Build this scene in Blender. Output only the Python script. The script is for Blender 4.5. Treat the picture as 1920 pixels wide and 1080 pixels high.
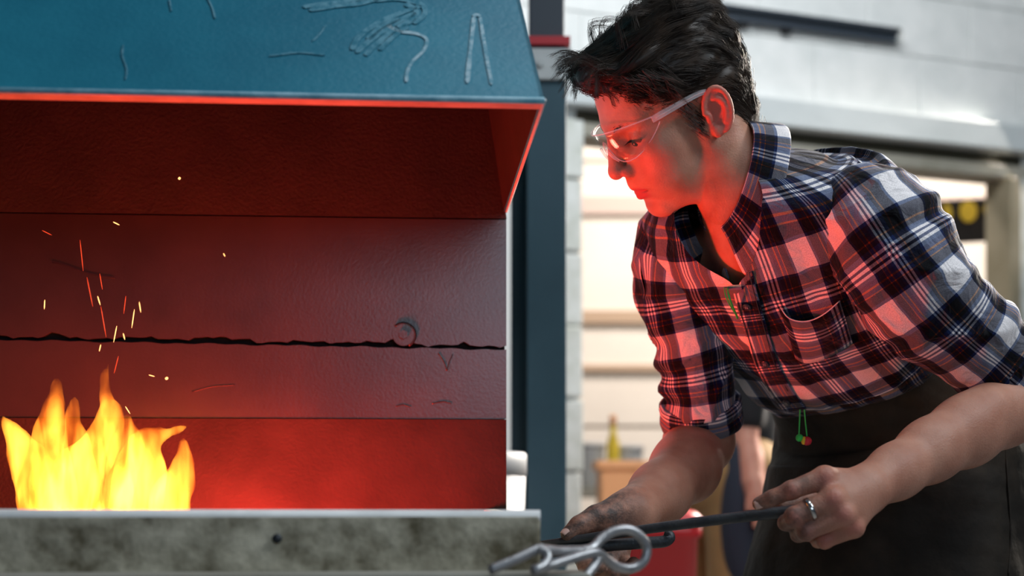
import bpy, math, random
import numpy as np
from mathutils import Vector
from mathutils.bvhtree import BVHTree

for o in list(bpy.data.objects):
    bpy.data.objects.remove(o)
scene = bpy.context.scene
C = scene.collection
rng = np.random.default_rng(7)
random.seed(7)

# ------------------------------------------------------------------ camera
FPX, CX, CY, CAMZ = 2700.0, 960.0, 920.0, 0.88
cam_d = bpy.data.cameras.new('camera')
cam = bpy.data.objects.new('camera', cam_d)
C.objects.link(cam)
cam.location = (0, 0, CAMZ)
cam.rotation_euler = (math.pi / 2, 0, 0)
cam_d.sensor_width = 36.0
cam_d.lens = FPX / 1920 * 36
cam_d.shift_y = (CY - 540) / 1920
cam_d.clip_start = 0.05
cam_d.dof.use_dof = True
cam_d.dof.focus_distance = 1.74
cam_d.dof.aperture_fstop = 3.2
scene.camera = cam

# ------------------------------------------------------------------ world, lights, exposure
scene.view_settings.view_transform = 'Standard'
scene.view_settings.look = 'None'
scene.view_settings.exposure = 0.0
scene.view_settings.gamma = 1.0
scene.view_settings.use_curve_mapping = False
world = bpy.data.worlds.new('world')
scene.world = world
world.use_nodes = True
bg = world.node_tree.nodes['Background']
bg.inputs[0].default_value = (0.62, 0.78, 1.0, 1)
bg.inputs[1].default_value = 0.05


def area(name, loc, target, size, power, color):
    d = bpy.data.lights.new(name, 'AREA')
    d.shape = 'RECTANGLE'
    d.size, d.size_y = size
    d.energy = power
    d.color = color
    o = bpy.data.objects.new(name, d)
    C.objects.link(o)
    o.location = loc
    o.rotation_euler = (Vector(target) - Vector(loc)).to_track_quat('-Z', 'Y').to_euler()
    return o


# assumed roof light to the right and above, added overhead, background, reflection and rim fills, and the daylight of the bright bay behind the doorway
area('assumed_roof_light', (1.65, 0.95, 2.45), (0.35, 1.8, 1.15), (0.7, 0.7), 23, (0.86, 0.94, 1.0))  # assumed cool key from the upper right, its source out of view
area('wall_fill', (0.7, 2.9, 3.3), (1.0, 4.9, 1.9), (2.4, 0.8), 60, (0.95, 0.98, 1.0))  # added lamp to brighten the back wall
area('hood_sheen_fill', (0.65, 1.25, 3.0), (0.45, 1.5, 0.0), (1.3, .35), 15, (0.88, 0.95, 1.0))  # added overhead lamp, gives the hood front its sheen
area('plate_reflection_fill', (0.74, -1.7, 1.60), (0.45, 2.0, 1.25), (0.85, 0.62), 14, (0.66, 0.82, 1.0))  # added unseen panel behind the camera for the reflection on the back plates
area('background_fill', (1.9, 5.0, 2.2), (0.5, 3.8, 1.0), (0.6, 1.0), 34, (1.0, 0.90, 0.80)).data.spread = math.radians(70)  # added fill to brighten the person in the background
area('bay_daylight', (1.5, 6.0, 3.4), (1.4, 7.6, 1.2), (3.0, 1.0), 130, (1.0, 0.89, 0.78))
area('door_rim_fill', (1.75, 3.3, 1.95), (0.32, 1.8, 1.25), (0.5, 0.9), 24, (1.0, 0.90, 0.78)).data.spread = math.radians(75)  # added rim lamp inside the shop, stands in for light from the doorway


# ------------------------------------------------------------------ helpers
def P(px, py, Y):
    """photo pixel (1920x1080 frame) at a chosen real depth Y -> world point"""
    return np.array([(px - CX) / FPX * Y, Y, CAMZ - (py - CY) / FPX * Y])


def unit(v):
    v = np.asarray(v, float)
    return v / (np.linalg.norm(v) + 1e-12)


def mesh_from(name, V, F, uv=None, smooth=True, attrs=None):
    me = bpy.data.meshes.new(name)
    V = np.asarray(V, np.float64)
    if isinstance(F, np.ndarray):
        n, k = F.shape
        me.vertices.add(len(V))
        me.vertices.foreach_set('co', V.astype(np.float32).ravel())
        me.loops.add(n * k)
        me.loops.foreach_set('vertex_index', F.astype(np.int32).ravel())
        me.polygons.add(n)
        me.polygons.foreach_set('loop_start', np.arange(0, n * k, k, dtype=np.int32))
        me.update(calc_edges=True)
        me.validate()
    else:
        me.from_pydata([tuple(v) for v in V], [], [tuple(f) for f in F])
    if uv is not None:
        ul = me.uv_layers.new(name='UVMap')
        li = np.empty(len(me.loops), np.int32)
        me.loops.foreach_get('vertex_index', li)
        ul.data.foreach_set('uv', np.asarray(uv, np.float32)[li].ravel())
    for an, av in (attrs or {}).items():
        a = me.attributes.new(an, 'FLOAT', 'POINT')
        a.data.foreach_set('value', np.asarray(av, np.float32))
    if smooth:
        me.polygons.foreach_set('use_smooth', np.ones(len(me.polygons), bool))
    me.update()
    return me


def wloc(o):
    v = np.zeros(3)
    while o is not None:
        v = v + np.array(o.location)
        o = o.parent
    return v


def obj(name, V, F, mat, parent=None, uv=None, smooth=True, attrs=None, origin=None):
    V = np.asarray(V, float)
    if origin is None:
        origin = wloc(parent) if parent is not None else np.array([V[:, 0].mean(), V[:, 1].mean(), V[:, 2].min()])
    origin = np.asarray(origin, float)
    me = mesh_from(name, V - origin, F, uv, smooth, attrs)
    o = bpy.data.objects.new(name, me)
    C.objects.link(o)
    if parent is not None:
        o.parent = parent
        o.location = origin - wloc(parent)
    else:
        o.location = origin
    if mat is not None:
        me.materials.append(mat)
    return o


def thing(name, loc, label, cat, group=None):
    o = bpy.data.objects.new(name, None)
    o.empty_display_size = 0.05
    C.objects.link(o)
    o.location = loc
    return tag(o, label, cat, group)


def tag(o, label=None, cat=None, group=None, kind=None):
    if label: o['label'] = label
    if cat: o['category'] = cat
    if group: o['group'] = group
    if kind: o['kind'] = kind
    return o


class MB:
    """collects simple solids for one mesh"""
    def __init__(s):
        s.V = []; s.F = []

    def add(s, V, F):
        b = len(s.V)
        s.V += [tuple(v) for v in V]
        s.F += [tuple(int(i) + b for i in f) for f in F]
        return s

    def hexa(s, a, b):
        """a: 4 points bottom ring, b: 4 points top ring"""
        return s.add(list(a) + list(b), [(3, 2, 1, 0), (4, 5, 6, 7), (0, 1, 5, 4), (1, 2, 6, 5), (2, 3, 7, 6), (3, 0, 4, 7)])

    def box(s, c, e1, e2, e3):
        c, e1, e2, e3 = map(np.asarray, (c, e1, e2, e3))
        r = [c - e1 - e2, c + e1 - e2, c + e1 + e2, c - e1 + e2]
        return s.hexa([p - e3 for p in r], [p + e3 for p in r])

    def build(s, name, mat, parent=None, bevel=0.0, smooth=False, **k):
        o = obj(name, np.array(s.V), s.F, mat, parent, smooth=smooth, **k)
        if bevel:
            m = o.modifiers.new('bevel', 'BEVEL')
            m.width = bevel
            m.segments = 2
            m.limit_method = 'ANGLE'
        return o


def catmull(pts, n):
    pts = np.asarray(pts, float)
    Q = np.vstack([2 * pts[0] - pts[1], pts, 2 * pts[-1] - pts[-2]])
    out = []
    m = len(pts) - 1
    for t in np.linspace(0, m, n):
        i = min(int(t), m - 1)
        u = t - i
        p0, p1, p2, p3 = Q[i:i + 4]
        out.append(.5 * ((2 * p1) + (-p0 + p2) * u + (2 * p0 - 5 * p1 + 4 * p2 - p3) * u * u + (-p0 + 3 * p1 - 3 * p2 + p3) * u ** 3))
    return np.array(out)


def frames(path, ref):
    T = np.gradient(path, axis=0)
    T /= np.linalg.norm(T, axis=1)[:, None]
    N = []
    n = np.asarray(ref, float)
    for t in T:
        n = unit(n - t * n.dot(t))
        N.append(n)
    N = np.array(N)
    return T, N, np.cross(T, N)


def grid_faces(nv, nu, wrap=True):
    i = np.arange(nv - 1)[:, None]
    j = np.arange(nu if wrap else nu - 1)[None, :]
    j2 = (j + 1) % nu
    a = i * nu + j
    return np.stack([a, i * nu + j2, (i + 1) * nu + j2, (i + 1) * nu + j], -1).reshape(-1, 4)


def tube(path, radii, nseg=10, ref=(0.3, 0.2, 1), cap=True):
    path = np.asarray(path, float)
    T, N, B = frames(path, ref)
    r = np.broadcast_to(np.asarray(radii, float), (len(path),))
    th = np.linspace(0, 2 * np.pi, nseg, endpoint=False)
    V = path[:, None] + r[:, None, None] * (np.cos(th)[None, :, None] * N[:, None] + np.sin(th)[None, :, None] * B[:, None])
    V = V.reshape(-1, 3)
    F = [tuple(f) for f in grid_faces(len(path), nseg)]
    if cap:
        F.append(tuple(range(nseg))[::-1])
        F.append(tuple((len(path) - 1) * nseg + k for k in range(nseg)))
    return V, F


_wv = rng.normal(size=(24, 3)); _wp = rng.uniform(0, 6.28, 24)


def wnoise(p, freq, seed=0):
    """smooth pseudo noise in about -1..1 (sum of random plane waves)"""
    r = np.random.default_rng(seed)
    w = r.normal(size=(14, 3)) * freq
    ph = r.uniform(0, 6.28, 14)
    return np.sin(p @ w.T + ph).sum(-1) / 5.0


# ------------------------------------------------------------------ implicit surfaces (for organic shapes)
class SDF:
    def __init__(s, lo, hi, h):
        s.lo = np.asarray(lo, float); s.h = h
        n = np.ceil((np.asarray(hi, float) - s.lo) / h).astype(int) + 1
        s.n = n
        s.F = np.full(tuple(n), 1.0, np.float32)

    def _sub(s, lo, hi):
        a = np.clip(np.floor((np.asarray(lo) - s.lo) / s.h).astype(int), 0, s.n)
        b = np.clip(np.ceil((np.asarray(hi) - s.lo) / s.h).astype(int) + 1, 0, s.n)
        if np.any(b <= a):
            return None, None
        ax = [(s.lo[i] + s.h * np.arange(a[i], b[i])).astype(np.float32) for i in range(3)]
        X = np.stack(np.meshgrid(*ax, indexing='ij'), -1)
        return tuple(slice(a[i], b[i]) for i in range(3)), X

    def _op(s, sl, d, k, sub=False):
        f = s.F[sl]
        k = max(k, 1e-5)
        if sub:
            d = -d
            h = np.clip(.5 - .5 * (d - f) / k, 0, 1)
            s.F[sl] = np.where(True, d * (1 - h) + f * h + k * h * (1 - h), f)
        else:
            h = np.clip(.5 + .5 * (f - d) / k, 0, 1)
            s.F[sl] = f * (1 - h) + d * h - k * h * (1 - h)

    def ell(s, c, r, k=.01, sub=False, rot=None):
        c = np.asarray(c, float); r = np.asarray(r, float)
        m = (r.max() if rot is not None else r) + k + 4 * s.h
        sl, X = s._sub(c - m, c + m)
        if sl is None: return s
        q = X - c.astype(np.float32)
        if rot is not None:
            q = q @ np.asarray(rot, np.float32)
        k0 = np.sqrt(((q / r) ** 2).sum(-1))
        k1 = np.sqrt(((q / (r * r)) ** 2).sum(-1)) + 1e-9
        s._op(sl, (k0 * (k0 - 1) / k1).astype(np.float32), k, sub)
        return s

    def cone(s, a, b, ra, rb, k=.01, sub=False):
        a = np.asarray(a, float); b = np.asarray(b, float)
        m = max(ra, rb) + k + 4 * s.h
        sl, X = s._sub(np.minimum(a, b) - m, np.maximum(a, b) + m)
        if sl is None: return s
        ba = (b - a).astype(np.float32)
        q = X - a.astype(np.float32)
        t = np.clip((q @ ba) / (ba @ ba), 0, 1)
        d = np.sqrt(((q - t[..., None] * ba) ** 2).sum(-1)) - (ra + (rb - ra) * t)
        s._op(sl, d.astype(np.float32), k, sub)
        return s

    def chain(s, pts, rad, k=.008, kj=.003):
        """a finger or limb: first link blends with k, the following ones with kj"""
        for i in range(len(pts) - 1):
            s.cone(pts[i], pts[i + 1], rad[i], rad[i + 1], k if i == 0 else kj)
        return s

    def mesh(s, smooth=1):
        F = s.F
        S = F < 0
        n = np.array(F.shape) - 1
        cnt = np.zeros(tuple(n), np.uint8)
        for dx in (0, 1):
            for dy in (0, 1):
                for dz in (0, 1):
                    cnt += S[dx:dx + n[0], dy:dy + n[1], dz:dz + n[2]]
        act = (cnt > 0) & (cnt < 8)
        idx = np.argwhere(act)
        vid = np.full(tuple(n), -1, np.int32)
        vid[act] = np.arange(len(idx))
        acc = np.zeros((len(idx), 3)); num = np.zeros(len(idx))
        I, J, K = idx.T
        for ax in range(3):
            for u in (0, 1):
                for v in (0, 1):
                    o0 = [0, 0, 0]
                    others = [q for q in range(3) if q != ax]
                    o0[others[0]] = u; o0[others[1]] = v
                    o1 = list(o0); o1[ax] = 1
                    f0 = F[I + o0[0], J + o0[1], K + o0[2]]; f1 = F[I + o1[0], J + o1[1], K + o1[2]]
                    m = (f0 < 0) != (f1 < 0)
                    t = np.where(m, f0 / np.where(m, f0 - f1, 1), 0)
                    p = np.tile(np.array(o0, float), (len(idx), 1))
                    p[:, ax] = t
                    acc[m] += p[m]; num[m] += 1
        V = s.lo + s.h * (idx + acc / num[:, None])
        Q = []
        for ax in range(3):
            b, c = [(1, 2), (2, 0), (0, 1)][ax]
            sl0 = [slice(None)] * 3; sl1 = [slice(None)] * 3
            sl0[ax] = slice(0, -1); sl1[ax] = slice(1, None)
            s0 = S[tuple(sl0)]; s1 = S[tuple(sl1)]
            e = np.argwhere(s0 != s1)
            ok = (e[:, b] > 0) & (e[:, c] > 0) & (e[:, b] < n[b]) & (e[:, c] < n[c])
            e = e[ok]
            flip = s0[tuple(e.T)]
            def cell(db, dc):
                q = e.copy(); q[:, b] += db; q[:, c] += dc
                return vid[tuple(q.T)]
            q = np.stack([cell(-1, -1), cell(0, -1), cell(0, 0), cell(-1, 0)], 1)
            q[~flip] = q[~flip][:, ::-1]
            Q.append(q)
        Q = np.vstack(Q)
        Q = Q[(Q >= 0).all(1)]
        for _ in range(smooth):
            A = np.zeros_like(V); w = np.zeros(len(V))
            for i in range(4):
                np.add.at(A, Q[:, i], V[Q[:, (i + 1) % 4]] + V[Q[:, (i + 3) % 4]])
                np.add.at(w, Q[:, i], 2)
            V = .45 * V + .55 * A / np.maximum(w, 1)[:, None]
        return V, Q


# ------------------------------------------------------------------ materials
def newmat(name):
    m = bpy.data.materials.new(name)
    m.use_nodes = True
    return m, m.node_tree, m.node_tree.nodes['Principled BSDF']


def mat(name, col, rough=.6, metal=0., col2=None, nscale=6., detail=6., thr=(.35, .65), bump=0., bscale=None, spec=.5, coat=0., stretch=(1, 1, 1)):
    m, nt, b = newmat(name)
    b.inputs['Base Color'].default_value = (*col, 1)
    b.inputs['Roughness'].default_value = rough
    b.inputs['Metallic'].default_value = metal
    b.inputs['Specular IOR Level'].default_value = spec
    b.inputs['Coat Weight'].default_value = coat
    tc = nt.nodes.new('ShaderNodeTexCoord')
    mp = nt.nodes.new('ShaderNodeMapping')
    mp.inputs['Scale'].default_value = stretch
    nt.links.new(tc.outputs['Object'], mp.inputs[0])
    if col2 is not None:
        n = nt.nodes.new('ShaderNodeTexNoise')
        n.inputs['Scale'].default_value = nscale
        n.inputs['Detail'].default_value = detail
        n.inputs['Roughness'].default_value = .62
        nt.links.new(mp.outputs[0], n.inputs['Vector'])
        r = nt.nodes.new('ShaderNodeValToRGB')
        r.color_ramp.elements[0].position = thr[0]
        r.color_ramp.elements[1].position = thr[1]
        r.color_ramp.elements[0].color = (*col, 1)
        r.color_ramp.elements[1].color = (*col2, 1)
        nt.links.new(n.outputs['Fac'], r.inputs[0])
        nt.links.new(r.outputs[0], b.inputs['Base Color'])
    if bump:
        n2 = nt.nodes.new('ShaderNodeTexNoise')
        n2.inputs['Scale'].default_value = bscale or nscale * 6
        n2.inputs['Detail'].default_value = 5
        nt.links.new(mp.outputs[0], n2.inputs['Vector'])
        bp = nt.nodes.new('ShaderNodeBump')
        bp.inputs['Strength'].default_value = bump
        bp.inputs['Distance'].default_value = .004
        nt.links.new(n2.outputs['Fac'], bp.inputs['Height'])
        nt.links.new(bp.outputs[0], b.inputs['Normal'])
    return m


def emit(name, col, s):
    m, nt, b = newmat(name)
    b.inputs['Base Color'].default_value = (0, 0, 0, 1)
    b.inputs['Emission Color'].default_value = (*col, 1)
    b.inputs['Emission Strength'].default_value = s
    return m


def plaid():
    m, nt, b = newmat('plaid_flannel')
    N, L = nt.nodes, nt.links
    uv = N.new('ShaderNodeUVMap'); uv.uv_map = 'UVMap'
    sep = N.new('ShaderNodeSeparateXYZ'); L.new(uv.outputs[0], sep.inputs[0])
    W = (.93, .91, .91); NV = (.07, .13, .30); DK = (.045, .062, .13); RU = (.52, .28, .12); BL = (.14, .23, .40)
    stops = [(0, W), (.31, BL), (.345, DK), (.47, RU), (.488, DK), (.53, BL), (.575, W), (.602, NV), (.628, W), (.655, NV), (.681, W), (.708, BL), (.75, NV), (.80, RU), (.818, NV), (.86, RU), (.875, DK), (.965, BL)]
    def ramp(out, period, off):
        a = N.new('ShaderNodeMath'); a.operation = 'MULTIPLY_ADD'
        a.inputs[1].default_value = 1 / period; a.inputs[2].default_value = off
        L.new(out, a.inputs[0])
        f = N.new('ShaderNodeMath'); f.operation = 'FRACT'; L.new(a.outputs[0], f.inputs[0])
        r = N.new('ShaderNodeValToRGB'); r.color_ramp.interpolation = 'CONSTANT'
        cr = r.color_ramp
        while len(cr.elements) < len(stops):
            cr.elements.new(1.0)
        for e, (p, c) in zip(cr.elements, stops):
            e.position = p; e.color = (*c, 1)
        L.new(f.outputs[0], r.inputs[0])
        return r.outputs[0]
    ru = ramp(sep.outputs[0], PLAID_U, .12); rv = ramp(sep.outputs[1], PLAID_V, .3)
    # twill weave decides which of the two yarns lies on top
    wv = N.new('ShaderNodeTexWave'); wv.wave_type = 'BANDS'; wv.bands_direction = 'DIAGONAL'
    wv.inputs['Scale'].default_value = 420.; wv.inputs['Distortion'].default_value = .6
    L.new(uv.outputs[0], wv.inputs['Vector'])
    mr = N.new('ShaderNodeMapRange'); mr.inputs[3].default_value = .37; mr.inputs[4].default_value = .63
    L.new(wv.outputs['Fac'], mr.inputs[0])
    mx = N.new('ShaderNodeMix'); mx.data_type = 'RGBA'
    L.new(mr.outputs[0], mx.inputs[0]); L.new(ru, mx.inputs[6]); L.new(rv, mx.inputs[7])
    gm = N.new('ShaderNodeGamma'); gm.inputs[1].default_value = 3.0; L.new(mx.outputs[2], gm.inputs[0])
    # fuzz
    nz = N.new('ShaderNodeTexNoise'); nz.inputs['Scale'].default_value = 900; nz.inputs['Detail'].default_value = 2
    L.new(uv.outputs[0], nz.inputs['Vector'])
    mr2 = N.new('ShaderNodeMapRange'); mr2.inputs[1].default_value = .3; mr2.inputs[2].default_value = .7; mr2.inputs[3].default_value = .72; mr2.inputs[4].default_value = 1.2
    L.new(nz.outputs['Fac'], mr2.inputs[0])
    ml = N.new('ShaderNodeMix'); ml.data_type = 'RGBA'; ml.blend_type = 'MULTIPLY'; ml.inputs[0].default_value = 1
    L.new(gm.outputs[0], ml.inputs[6]); L.new(mr2.outputs[0], ml.inputs[7])
    L.new(ml.outputs[2], b.inputs['Base Color'])
    b.inputs['Roughness'].default_value = .92
    b.inputs['Specular IOR Level'].default_value = .15
    b.inputs['Sheen Weight'].default_value = .12
    tc = N.new('ShaderNodeTexCoord'); wr = N.new('ShaderNodeTexNoise'); wr.inputs['Scale'].default_value = 30; wr.inputs['Detail'].default_value = 3; wr.inputs['Distortion'].default_value = 1.2
    L.new(tc.outputs['Object'], wr.inputs['Vector'])
    bw_ = N.new('ShaderNodeBump'); bw_.inputs['Strength'].default_value = .75; bw_.inputs['Distance'].default_value = .008
    L.new(wr.outputs['Fac'], bw_.inputs['Height'])
    bp = N.new('ShaderNodeBump'); bp.inputs['Strength'].default_value = .25; bp.inputs['Distance'].default_value = .001
    L.new(bw_.outputs[0], bp.inputs['Normal'])
    L.new(nz.outputs['Fac'], bp.inputs['Height']); L.new(bp.outputs[0], b.inputs['Normal'])
    return m


PLAID_U, PLAID_V = .088, .098


def skin():
    m, nt, b = newmat('skin')
    N, L = nt.nodes, nt.links
    tc = N.new('ShaderNodeTexCoord')
    nz = N.new('ShaderNodeTexNoise'); nz.inputs['Scale'].default_value = 28; nz.inputs['Detail'].default_value = 5
    L.new(tc.outputs['Object'], nz.inputs['Vector'])
    r = N.new('ShaderNodeValToRGB')
    r.color_ramp.elements[0].color = (.38, .175, .110, 1); r.color_ramp.elements[0].position = .3
    r.color_ramp.elements[1].color = (.52, .285, .195, 1); r.color_ramp.elements[1].position = .7
    L.new(nz.outputs['Fac'], r.inputs[0])
    def layer(prev, attr, col, gain=1., noise=None):
        at = N.new('ShaderNodeAttribute'); at.attribute_name = attr
        fac = at.outputs['Fac']
        if noise:
            n2 = N.new('ShaderNodeTexNoise'); n2.inputs['Scale'].default_value = noise; n2.inputs['Detail'].default_value = 8
            n2.inputs['Roughness'].default_value = .7
            L.new(tc.outputs['Object'], n2.inputs['Vector'])
            mr = N.new('ShaderNodeMapRange'); mr.inputs[1].default_value = .28; mr.inputs[2].default_value = .58
            L.new(n2.outputs['Fac'], mr.inputs[0])
            mm = N.new('ShaderNodeMath'); mm.operation = 'MULTIPLY'
            L.new(fac, mm.inputs[0]); L.new(mr.outputs[0], mm.inputs[1]); fac = mm.outputs[0]
        mx = N.new('ShaderNodeMix'); mx.data_type = 'RGBA'
        L.new(fac, mx.inputs[0]); L.new(prev, mx.inputs[6]); mx.inputs[7].default_value = (*col, 1)
        return mx.outputs[2]
    c = layer(r.outputs[0], 'flush', (.58, .19, .15))
    c = layer(c, 'lip', (.42, .09, .09))
    c = layer(c, 'dirt_shade', (.06, .045, .04), noise=45)
    L.new(c, b.inputs['Base Color'])
    b.inputs['Roughness'].default_value = .48
    b.inputs['Specular IOR Level'].default_value = .28
    b.inputs['Subsurface Weight'].default_value = .18
    b.inputs['Subsurface Radius'].default_value = (.006, .0025, .0015)
    b.inputs['Subsurface Scale'].default_value = 1.0
    n3 = N.new('ShaderNodeTexNoise'); n3.inputs['Scale'].default_value = 420; n3.inputs['Detail'].default_value = 3
    L.new(tc.outputs['Object'], n3.inputs['Vector'])
    bp = N.new('ShaderNodeBump'); bp.inputs['Strength'].default_value = .4; bp.inputs['Distance'].default_value = .0014
    L.new(n3.outputs['Fac'], bp.inputs['Height']); L.new(bp.outputs[0], b.inputs['Normal'])
    return m


def clear_plastic(name, tint=(1, 1, 1), gloss=.35):
    m, nt, b = newmat(name)
    N, L = nt.nodes, nt.links
    N.remove(b)
    out = N['Material Output']
    tr = N.new('ShaderNodeBsdfTransparent'); tr.inputs[0].default_value = (*tint, 1)
    gl = N.new('ShaderNodeBsdfGlossy'); gl.inputs['Roughness'].default_value = .06
    mx = N.new('ShaderNodeMixShader')
    mx.inputs[0].default_value = gloss; L.new(tr.outputs[0], mx.inputs[1]); L.new(gl.outputs[0], mx.inputs[2])
    L.new(mx.outputs[0], out.inputs[0])
    return m


def frosted(name):
    m, nt, b = newmat(name)
    N, L = nt.nodes, nt.links
    b.inputs['Base Color'].default_value = (.92, .93, .95, 1); b.inputs['Roughness'].default_value = .12; b.inputs['Specular IOR Level'].default_value = .9
    tr = N.new('ShaderNodeBsdfTransparent'); mx = N.new('ShaderNodeMixShader'); mx.inputs[0].default_value = .32
    L.new(tr.outputs[0], mx.inputs[1]); L.new(b.outputs[0], mx.inputs[2]); L.new(mx.outputs[0], N['Material Output'].inputs[0])
    return m


M = dict(
    plaid=plaid(), skin=skin(),
    blue=mat('blue_painted_steel', (.006, .155, .24), .45, col2=(.016, .225, .325), nscale=3.5, bump=.12, bscale=160, stretch=(1, 1, 1.5)),
    blue_edge=mat('worn_paint_edge', (.16, .33, .42), .5, col2=(.05, .2, .28), nscale=40),
    soot=mat('sooty_steel', (.022, .014, .013), .6, col2=(.038, .024, .022), nscale=7, bump=.25, bscale=220),
    plate=mat('scaled_steel_plate', (.030, .0205, .020), .30, col2=(.048, .034, .033), nscale=5, bump=.06, bscale=260, spec=.7),
    plate_low=mat('rusty_steel_plate', (.027, .0175, .016), .7, col2=(.046, .029, .026), nscale=9, bump=.3, bscale=220, spec=.2),
    black=mat('black_gap', (.006, .006, .007), .9),
    trough=mat('mossy_cast_iron', (.13, .108, .060), .75, col2=(.76, .70, .54), nscale=15, thr=(.38, .66), bump=.5, bscale=60),
    trough_lip=mat('highlit_iron', (.70, .71, .70), .45, col2=(.85, .86, .85), nscale=20),  # pale because the highlight along the lip is put into the colour
    dark_iron=mat('dark_iron', (.02, .026, .034), .45, metal=.3, col2=(.05, .055, .06), nscale=30, bump=.2, bscale=300),
    grey_iron=mat('bare_grey_iron', (.30, .30, .31), .36, metal=.6, col2=(.48, .48, .49), nscale=40, bump=.15, bscale=250),
    chalk=mat('chalk', (.12, .31, .40), .95, col2=(.03, .18, .26), nscale=120, thr=(.42, .62)),
    chalk2=mat('bold_chalk', (.40, .56, .63), .95, col2=(.14, .33, .42), nscale=140, thr=(.4, .6)),
    post=mat('teal_grey_paint', (.022, .066, .092), .5, col2=(.030, .082, .112), nscale=5),
    post_dark=mat('dark_grey_paint', (.03, .042, .058), .5),
    red=mat('red_paint', (.45, .02, .03), .5),
    pale=mat('pale_grey_paint', (.46, .49, .49), .6, col2=(.58, .6, .59), nscale=8),
    brick=mat('white_painted_brick', (.70, .73, .72), .7, col2=(.80, .82, .81), nscale=9, bump=.2, bscale=40),
    mortar=mat('grey_mortar', (.70, .72, .71), .9),
    beam=mat('weathered_beam', (.50, .55, .56), .6, col2=(.62, .67, .68), nscale=5, stretch=(.3, 1, 1)),
    gap_shadow=mat('gap_shadow_paint', (.055, .05, .03), .8),  # dark colour paints the shadow gap under the beam
    lintel=mat('grey_lintel', (.36, .35, .30), .7, col2=(.26, .25, .20), nscale=6),
    cream=mat('cream_panel', (.80, .74, .68), .7, col2=(.86, .80, .74), nscale=2),
    cream_dark=mat('tan_batten', (.50, .36, .26), .7),
    pinkish=mat('pinkish_frame', (.62, .50, .46), .7),
    jamb=mat('flaking_white_jamb', (.52, .55, .50), .8, col2=(.70, .73, .71), nscale=14),
    olive_post=mat('olive_door_post', (.22, .19, .12), .7, col2=(.3, .26, .18), nscale=6),
    yellow=mat('yellow_paint', (.72, .52, .03), .5),
    white_plastic=mat('white_plastic', (.40, .41, .42), .45),
    red_plastic=mat('red_plastic', (.62, .02, .025), .4),
    orange=mat('orange_plastic', (.85, .42, .2), .5),
    concrete=mat('concrete_floor', (.20, .20, .19), .8, col2=(.28, .27, .26), nscale=3),
    leather=mat('dark_leather', (.013, .0105, .008), .7, col2=(.055, .040, .027), nscale=5, thr=(.45, .78), bump=.4, bscale=55, spec=.2),
    denim=mat('dark_denim', (.015, .02, .035), .85),
    tan=mat('tan_cotton', (.34, .20, .075), .85, col2=(.26, .15, .055), nscale=8),
    black_cotton=mat('black_cotton', (.012, .012, .014), .9),
    hair=mat('dark_brown_hair', (.012, .008, .006), .46, col2=(.042, .025, .015), nscale=45, spec=.3),
    nail=mat('fingernail', (.62, .40, .34), .3, coat=.2),
    eye=mat('eye_white', (.7, .66, .62), .2),
    iris=mat('dark_iris', (.03, .02, .015), .15),
    lash=mat('dark_lash', (.012, .008, .007), .7),
    tooth=mat('tooth', (.75, .68, .58), .25),
    silver=mat('silver', (.55, .54, .53), .22, metal=1.),
    button=mat('navy_button', (.03, .035, .05), .3),
    cord=mat('green_cord', (.03, .62, .10), .5),
    plug_red=mat('red_foam', (.72, .03, .05), .6),
    plug_yel=mat('yellow_foam', (.80, .62, .04), .6),
    thread=mat('pale_thread', (.72, .72, .70), .8),
    shoe=mat('black_boot_leather', (.02, .018, .016), .5),
    clear=clear_plastic('clear_polycarbonate', (.985, .985, .985), .06),
    clear2=frosted('clear_plastic_arm'),
    flange=mat('firelit_flange_steel', (.42, .36, .32), .5, col2=(.28, .22, .2), nscale=25),  # lightened so the fire's glow on the flange is in its colour
    coal=mat('coal', (.02, .018, .018), .7),
)

# ================================================================== THE SETTING
m = MB(); m.box((0.5, 3.5, -.02), (4.5, 0, 0), (0, 5.5, 0), (0, 0, .02))
tag(m.build('floor', M['concrete']), kind='structure')

# back wall of the shop, turned about 21 degrees, with a wide doorway
WA, WS = 4.55, .39
WE = unit((1, WS, 0)); WN = np.array([WE[1], -WE[0], 0.])          # along the wall / towards the camera


def wall_px(px):
    return WA / (1 - WS * (px - CX) / FPX)


def WP(px, py, off=0.):
    return P(px, py, wall_px(px)) + WN * off


def wt(px):
    p = WP(px, 920); return p[0] / WE[0]


def WT(t, z, off=0.):
    return np.array([0, WA, 0]) + WE * t + np.array([0, 0, z]) + WN * off


def wbox(m, t0, t1, z0, z1, o0, o1):
    a = [WT(t0, z0, o1), WT(t1, z0, o1), WT(t1, z0, o0), WT(t0, z0, o0)]
    b = [p + np.array([0, 0, z1 - z0]) for p in a]
    return m.hexa(a, b)


t_jl, t_open, t_or, t_end = wt(1052), wt(1092), wt(1884), 3.9
z_beam1 = WP(1600, 207)[2]; z_beam0 = WP(1600, 258)[2]
z_gap0 = WP(1600, 279)[2]; z_lin0 = WP(1700, 314)[2]
z_top = 3.2
wl = MB(); wbox(wl, -2.8, t_end, z_beam0 + .0, z_top, -.16, -.012)
wall = tag(wl.build('wall_back', M['mortar']), kind='structure')
m = MB(); wbox(m, -2.8, t_open - .02, 0, z_beam0, -.16, -.012); m.build('wall_pier', M['mortar'], wall)
m = MB(); wbox(m, t_or + .09, t_end, 0, z_beam0, -.16, -.012); m.build('wall_pier', M['mortar'], wall)
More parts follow.
